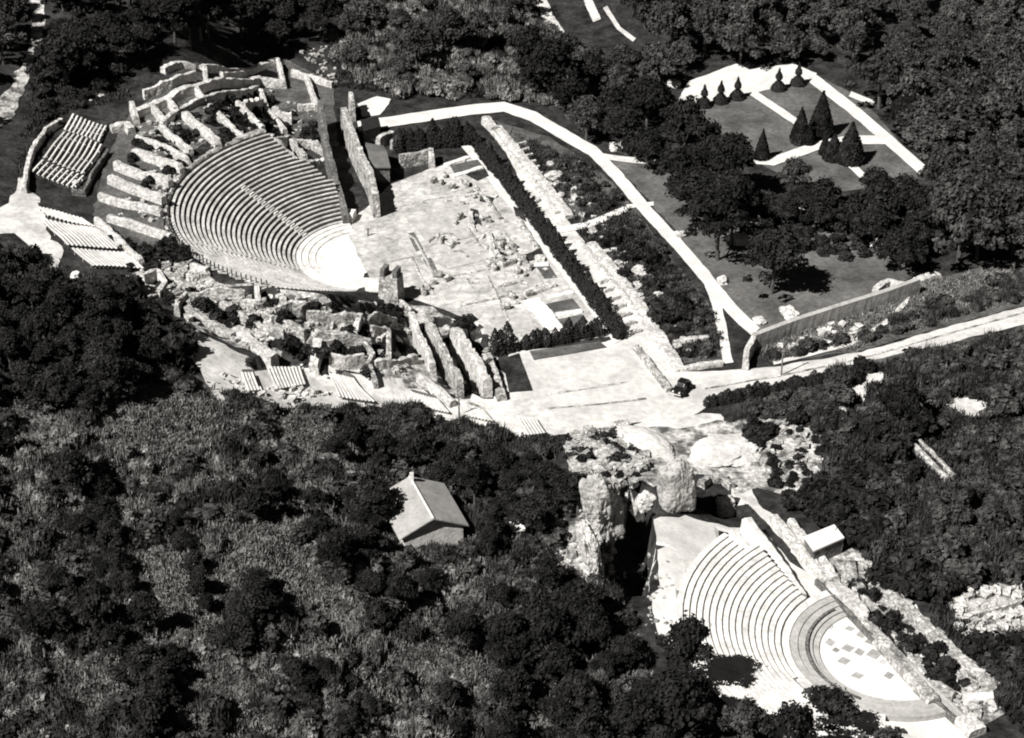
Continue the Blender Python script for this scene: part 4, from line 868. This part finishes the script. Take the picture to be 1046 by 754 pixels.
shrubs([(-10,245),(40,265),(60,300),(-10,300)], 16, 2, (.7, 1.4), SA, 'dark bush left of the white hillside track', 'bushes left of the track')
shrubs([(120,225),(170,240),(200,265),(150,285),(120,262)], 30, 1.6, (.6, 1.4), SA, 'dark bush among the walls left of the theatre', 'bushes among the theatre walls')
shrubs([(150,125),(260,92),(320,110),(330,150),(270,134),(200,150),(165,190),(120,200)], 60, 1.8, (.5, 1.0), SA, 'low weed bush between the radial walls', 'weeds between the radial walls', clear=False)
shrubs([(150,285),(240,300),(330,310),(400,312),(420,350),(380,380),(300,362),(220,345)], 26, 2.0, (.6, 1.3), SA, 'dark bush in the theatre substructures', 'bushes in the substructures', clear=False)
shrubs([(765,425),(850,430),(880,500),(850,540),(800,505)], 30, 1.8, (.7, 1.5), SA, 'dark bush round the white spoil ground', 'bushes at the spoil ground', clear=False)
shrubs([(770,425),(835,432),(850,478),(800,505),(775,480)], 26, 1.6, (.35, .8), SA, 'dark weed among the white spoil', 'weeds of the white spoil', clear=False, glade=True)
shrubs(shrubs_dark_spots, 30, 1.4, (.4, .9), SA, 'dark weed bush among the heaped masonry below the road', 'weeds of the heaped masonry', clear=False)
shrubs([(735,428),(800,402),(850,392),(850,432),(775,432)], 40, 1.3, (.4, 1.0), SB, 'small bush between the road hedge and the white spoil', 'bushes under the road hedge')
shrubs([(870,590),(930,640),(990,700),(960,700),(890,630)], 40, 1.7, (.6, 1.2), SA, 'dark bush inside the stage passage ruins', 'bushes of the stage passage', clear=False)
shrubs([(770,190),(880,210),(900,260),(780,255)], 36, 2.4, (.8, 1.5), SA, 'dark bush under the lawn trees', 'bushes under the lawn trees')
for u, v, s, lb in ((868,382,1.2,'round bush beside the road hedge end'), (480,328,1.4,'thin dry bush at the wall end near the tower'), (400,320,1.5,'dark bush at the foot of the tower'), (880,374,1.1,'square bush at the roadside')):
    p = P(u, v, .8*s); shrub_at(p, s, SA, lb, None)
# the plants that show largest stand as objects, the rest is one mass of each
def finish(key, limit, name, label):
    L_ = PLANTS[key]; L_.sort(key=lambda a: -a[1]/math.hypot(a[0].x, a[0].y, a[0].z-CAMH)**1.5)
    def seen(a):
        u, v = project(a[0].x, a[0].y, a[0].z+1.5*a[1]); return -25 < u < 1071 and -20 < v < 785
    vis = [a for a in L_ if seen(a)]; hid = [a for a in L_ if not seen(a)]
    for p, s, kind, lb, g in vis[:limit]: (tree_at if key == 'tree' else shrub_at)(p, s, kind, lb, g)
    parts = []; mats = []; mi = []
    for p, s, kind, lb, g in vis[limit:]+hid:
        me = random.choice(kind); me = me[0] if key == 'tree' else me; V = QUADS[me.name]; a = U(0, 6.28); c, n = math.cos(a), math.sin(a)
        W = np.empty_like(V); W[..., 0] = (V[..., 0]*c-V[..., 1]*n)*s+p.x; W[..., 1] = (V[..., 0]*n+V[..., 1]*c)*s+p.y; W[..., 2] = V[..., 2]*s*(1 if key == 'tree' else U(.7, 1.2))+p.z-.1
        parts.append(W); m = me.materials[0]
        if m not in mats: mats.append(m)
        mi.append(np.full(len(V), mats.index(m), dtype=np.int32))
    me = quadmesh(name, np.concatenate(parts), mats[0])
    for m in mats[1:]: me.materials.append(m)
    me.polygons.foreach_set('material_index', np.concatenate(mi))
    tag(link(bpy.data.objects.new(name, me)), label, 'vegetation', kind='stuff')
    print(key, len(vis), len(hid))
finish('tree', 248, 'woodland', 'distant mass of wood seen over the ruins')
finish('shrub', 290, 'shrubbery', 'mass of small shrubs covering the slopes')
for u, v, s_ in PRE: shrub_at(P(u, v), s_, SB, 'low grey shrub at the foot of the house gable', 'shrubs in front of the house')
# ground cover
def tufts(poly, n, m, label, hmin, hmax, dens, name='tall_grass'):
    us = [p[0] for p in poly]; vs_ = [p[1] for p in poly]; Q = []
    pts = []
    t = 0
    while len(pts) < n and t < n*8:
        t += 1
        u, v = U(min(us), max(us)), U(min(vs_), max(vs_))
        if not inpoly(u, v, poly) or mnoise.noise(Vector((u*.03, v*.045, dens))) < U(-.6, .3): continue
        p = P(u, v)
        if free(p.x, p.y): pts.append(p)
    g = rng; A = np.array([tuple(p) for p in pts]); k = 9
    A = np.repeat(A, k, 0)+np.concatenate([g.normal(size=(len(A)*k, 2))*.35, np.zeros((len(A)*k, 1))], 1)
    N_ = len(A); th_ = g.random(N_)*6.28; w = .06+.08*g.random(N_); h = hmin+(hmax-hmin)*g.random(N_)
    W = np.stack([np.cos(th_)*w, np.sin(th_)*w, np.zeros(N_)], 1); T = np.stack([g.normal(size=N_)*.25, g.normal(size=N_)*.25, h], 1); B = A-np.array([0, 0, .1])
    V = np.stack([B-W, B+W, A+T+W*.5, A+T-W*.5], 1)
    o = link(bpy.data.objects.new(name, quadmesh(name, V, m))); return tag(o, label, 'grass', kind='stuff')
for pl in GLADE: tufts(pl, 2000, M['leafC'], 'pale fine grass of a foreground clearing', .2, .65, 2.2)
for u, v, s_ in ((98,500,.5),(105,525,.55),(112,550,.5),(118,575,.55),(124,600,.5),(182,530,.35),(188,550,.4),(196,572,.4),(204,595,.4),(212,615,.35),(172,690,.5),(166,715,.5),(160,740,.55),(262,590,.45),(268,610,.5),(262,632,.5),(350,560,.45),(378,600,.5),(384,630,.5),(300,690,.5),(330,682,.45)): tree_at(P(u, v, 2.0), s_, TA, 'dark low tree in a furrow line through the pale foreground scrub', 'low trees in the foreground furrows')
tufts([(-30,400),(330,425),(640,620),(690,780),(-30,780)], 11000, M['leafC'], 'tall dry grass through the foreground scrub', .3, 1.1, 1.1)
tufts([(40,55),(130,65),(135,100),(60,115),(20,200),(20,150)], 1200, M['leafB'], 'rough grass on the hillside above the benches', .2, .7, 7.7)
tufts([(-20,240),(40,262),(110,285),(200,340),(190,390),(-20,330)], 1500, M['leafB'], 'rough grass on the slope below the benches', .2, .8, 8.7)
tufts([(200,398),(400,408),(560,446),(590,470),(400,450),(220,440)], 2000, M['leafB'], 'rough grass at the foot of the white terrace', .2, .8, 9.7)
tufts([(845,385),(960,358),(1060,336),(1070,745),(1000,690),(930,600),(845,470)], 6000, M['leafB'], 'rough grass on the right slope', .3, 1.0, 2.1)
tufts([(330,0),(560,0),(610,90),(545,105),(345,90)], 2500, M['leafB'], 'rough grass above the white path', .3, 1.0, 4.1)
tufts([(510,130),(610,172),(735,330),(735,368),(690,365),(540,165)], 1800, M['leafB'], 'weeds in the strip beside the portico', .3, .8, 5.1)
tufts([(770,360),(935,295),(1060,262),(1060,300),(880,355),(790,370)], 1500, M['leafC'], 'grass of the verge above the road', .2, .6, 6.1)

# clipped plants
def cone_leaves(prof, n, size, seed, m, name='crown'):
    g = np.random.default_rng(seed); zs = np.array([z for r, z in prof]); rs = np.array([r for r, z in prof])
    z = zs[0]+(zs[-1]-zs[0])*g.random(n)**1.15; r = np.interp(z, zs, rs)*(.85+.25*g.random(n)); a = g.random(n)*6.28
    c = np.stack([r*np.cos(a), r*np.sin(a), z], 1); d = np.stack([np.cos(a), np.sin(a), .35+0*a], 1); nr = d+g.normal(size=(n, 3))*.4; nr /= np.linalg.norm(nr, axis=1)[:, None]
    up = np.array([0, 0, 1.0])+g.normal(size=(n, 3))*.3; b = up-nr*np.sum(up*nr, 1)[:, None]; b /= np.linalg.norm(b, axis=1)[:, None]; t = np.cross(b, nr); s = size*(.6+.8*g.random(n))[:, None]
    return quadmesh(name, np.stack([c-t*s*.6-b*s*.5, c+t*s*.6-b*s*.5, c+t*s*.2+b*s, c-t*s*.2+b*s], 1), m)
tr = MB(); tr.tube((0, 0, -.3), (0, 0, 1.2), .14, .1, 7); TRK = bpy.data.meshes.new('trunk'); TRK.from_pydata([tuple(v) for v in tr.v], [], tr.f); TRK.materials.append(M['bark'])
CYP = [cone_leaves([(.9, .1), (1.05, .8), (.95, 2.2), (.6, 3.3), (.1, 4.2)], 520, .2, 50+k, M['cyp']) for k in range(4)]
TOP = [cone_leaves([(1.5, .1), (1.35, .7), (.8, 1.4), (.3, 1.9), (.3, 2.1), (.62, 2.5), (.62, 2.9), (.3, 3.5), (.04, 4.3)], 2200, .2, 60+k, M['cyp']) for k in range(2)]
CON = [cone_leaves([(2.0, .3), (2.1, 1.2), (1.6, 3.4), (1.1, 5.0), (.5, 6.8), (.05, 8.0)], 2600, .3, 70+k, M['leafA']) for k in range(3)]
def conifer(p, mesh, s, label, group, name, sz=None):
    r = empty(name, (p.x, p.y, p.z), U(0, 6)); r.scale = (s, s, sz or s); link(bpy.data.objects.new('crown', mesh), r); link(bpy.data.objects.new('trunk', TRK), r); return tag(r, label, 'tree', group)
def hedge(px, n, s, label, group, w=0, name='cypress'):
    pts = [P(*p) for p in px]; L_ = [0]
    for i in range(len(pts)-1): L_.append(L_[-1]+(pts[i+1]-pts[i]).length)
    for k in range(n):
        if random.random() < .05: continue
        d = L_[-1]*(k+U(-.15, .15))/(n-1); d = min(max(d, 0), L_[-1]-1e-3); i = max(j for j in range(len(L_)-1) if L_[j] <= d); q_ = pts[i].lerp(pts[i+1], (d-L_[i])/(L_[i+1]-L_[i]))
        q_.x += U(-w, w); q_.y += U(-w, w); q_.z = Z(q_.x, q_.y); sc = U(*s); conifer(q_, random.choice(CYP), sc, label, group, name, sc*(.62 if name == 'hedge_shrub' else 1)*U(.65, 1.2))
hedge([(490,156),(522,197),(557,244),(592,291),(632,347)], 84, (.7, .95), 'dark cypress in the long hedge beside the portico', 'cypresses of the long hedge', .18)
hedge([(408,154),(440,151),(480,147)], 30, (.85, 1.2), 'dark cypress in the row behind the far end of the stage', 'cypresses behind the far stage end', .2)
hedge([(506,362),(512,361)], 2, (.9, 1.1), 'dark cypress at the left end of the short hedge near the thick wall', 'pair of cypresses near the thick wall', .1)
hedge([(519,359),(524,358)], 2, (.9, 1.1), 'dark cypress standing between the pair and the short hedge', 'second pair of cypresses', .1)
hedge([(536,357),(570,350),(612,343)], 28, (.6, .85), 'dark cypress in the short hedge before the forecourt', 'cypresses of the short hedge', .2)
hedge([(722,414),(760,407),(800,399),(840,391),(858,386)], 52, (.55, .85), 'dark clipped shrub in the hedge below the road', 'shrubs of the road hedge', .3, 'hedge_shrub')
for k, (u, v) in enumerate(((719,109),(736,105),(753,101),(795,92),(815,87))): conifer(P(u, v), TOP[k % 2], 1.0, 'dark topiary of a ball on a cone along the gravel terrace', 'topiaries on the gravel terrace', 'topiary')
for u, v, s, sz, k, lb in ((778,163,.62,.72,0,'narrow dark conical tree alone on the formal lawn'), (817,146,.85,.85,1,'left conifer of the dark group in the garden'), (838,138,1.05,1.05,2,'tall dark conifer in the middle of the garden group'), (868,166,1.15,.95,0,'broad dark conifer right of the garden cross path'), (851,163,.9,.6,1,'low bushy conifer below the garden group'), (842,158,.5,.5,2,'small dark conifer on the edge of the cross path'), (826,148,.5,.5,0,'slim dark conifer between the two garden conifers')):
    conifer(P(u, v), CON[k], s, lb, None, 'conifer', sz)

# ------------------------------------------------------------------ light
EL = 48; DIRX, DIRY = .766, .643      # light travels to the right and away
sd = bpy.data.lights.new('sun', 'SUN'); sd.energy = 5; sd.angle = math.radians(.5); sd.color = (1, .985, .96)
so = link(bpy.data.objects.new('sun', sd)); d = Vector((DIRX*math.cos(math.radians(EL)), DIRY*math.cos(math.radians(EL)), -math.sin(math.radians(EL))))
so.rotation_euler = d.to_track_quat('-Z', 'Y').to_euler(); so.location = (-80, 150, 200)
w = bpy.data.worlds.new('World'); S.world = w; w.use_nodes = True; N = w.node_tree.nodes; L = w.node_tree.links
sky = N.new('ShaderNodeTexSky'); sky.sky_type = 'NISHITA'; sky.sun_disc = False; sky.sun_elevation = math.radians(EL)
sky.sun_rotation = math.atan2(-DIRX, -DIRY); sky.air_density = .2; sky.dust_density = .1
bw = N.new('ShaderNodeRGBToBW'); L.new(sky.outputs['Color'], bw.inputs['Color']); L.new(bw.outputs['Val'], N['Background'].inputs['Color']); N['Background'].inputs['Strength'].default_value = .05
vs = S.view_settings; vs.view_transform = 'Standard'; vs.look = 'None'; vs.gamma = 1; vs.exposure = .75; vs.use_curve_mapping = False
S.render.engine = 'CYCLES'; S.cycles.filter_width = 2.0
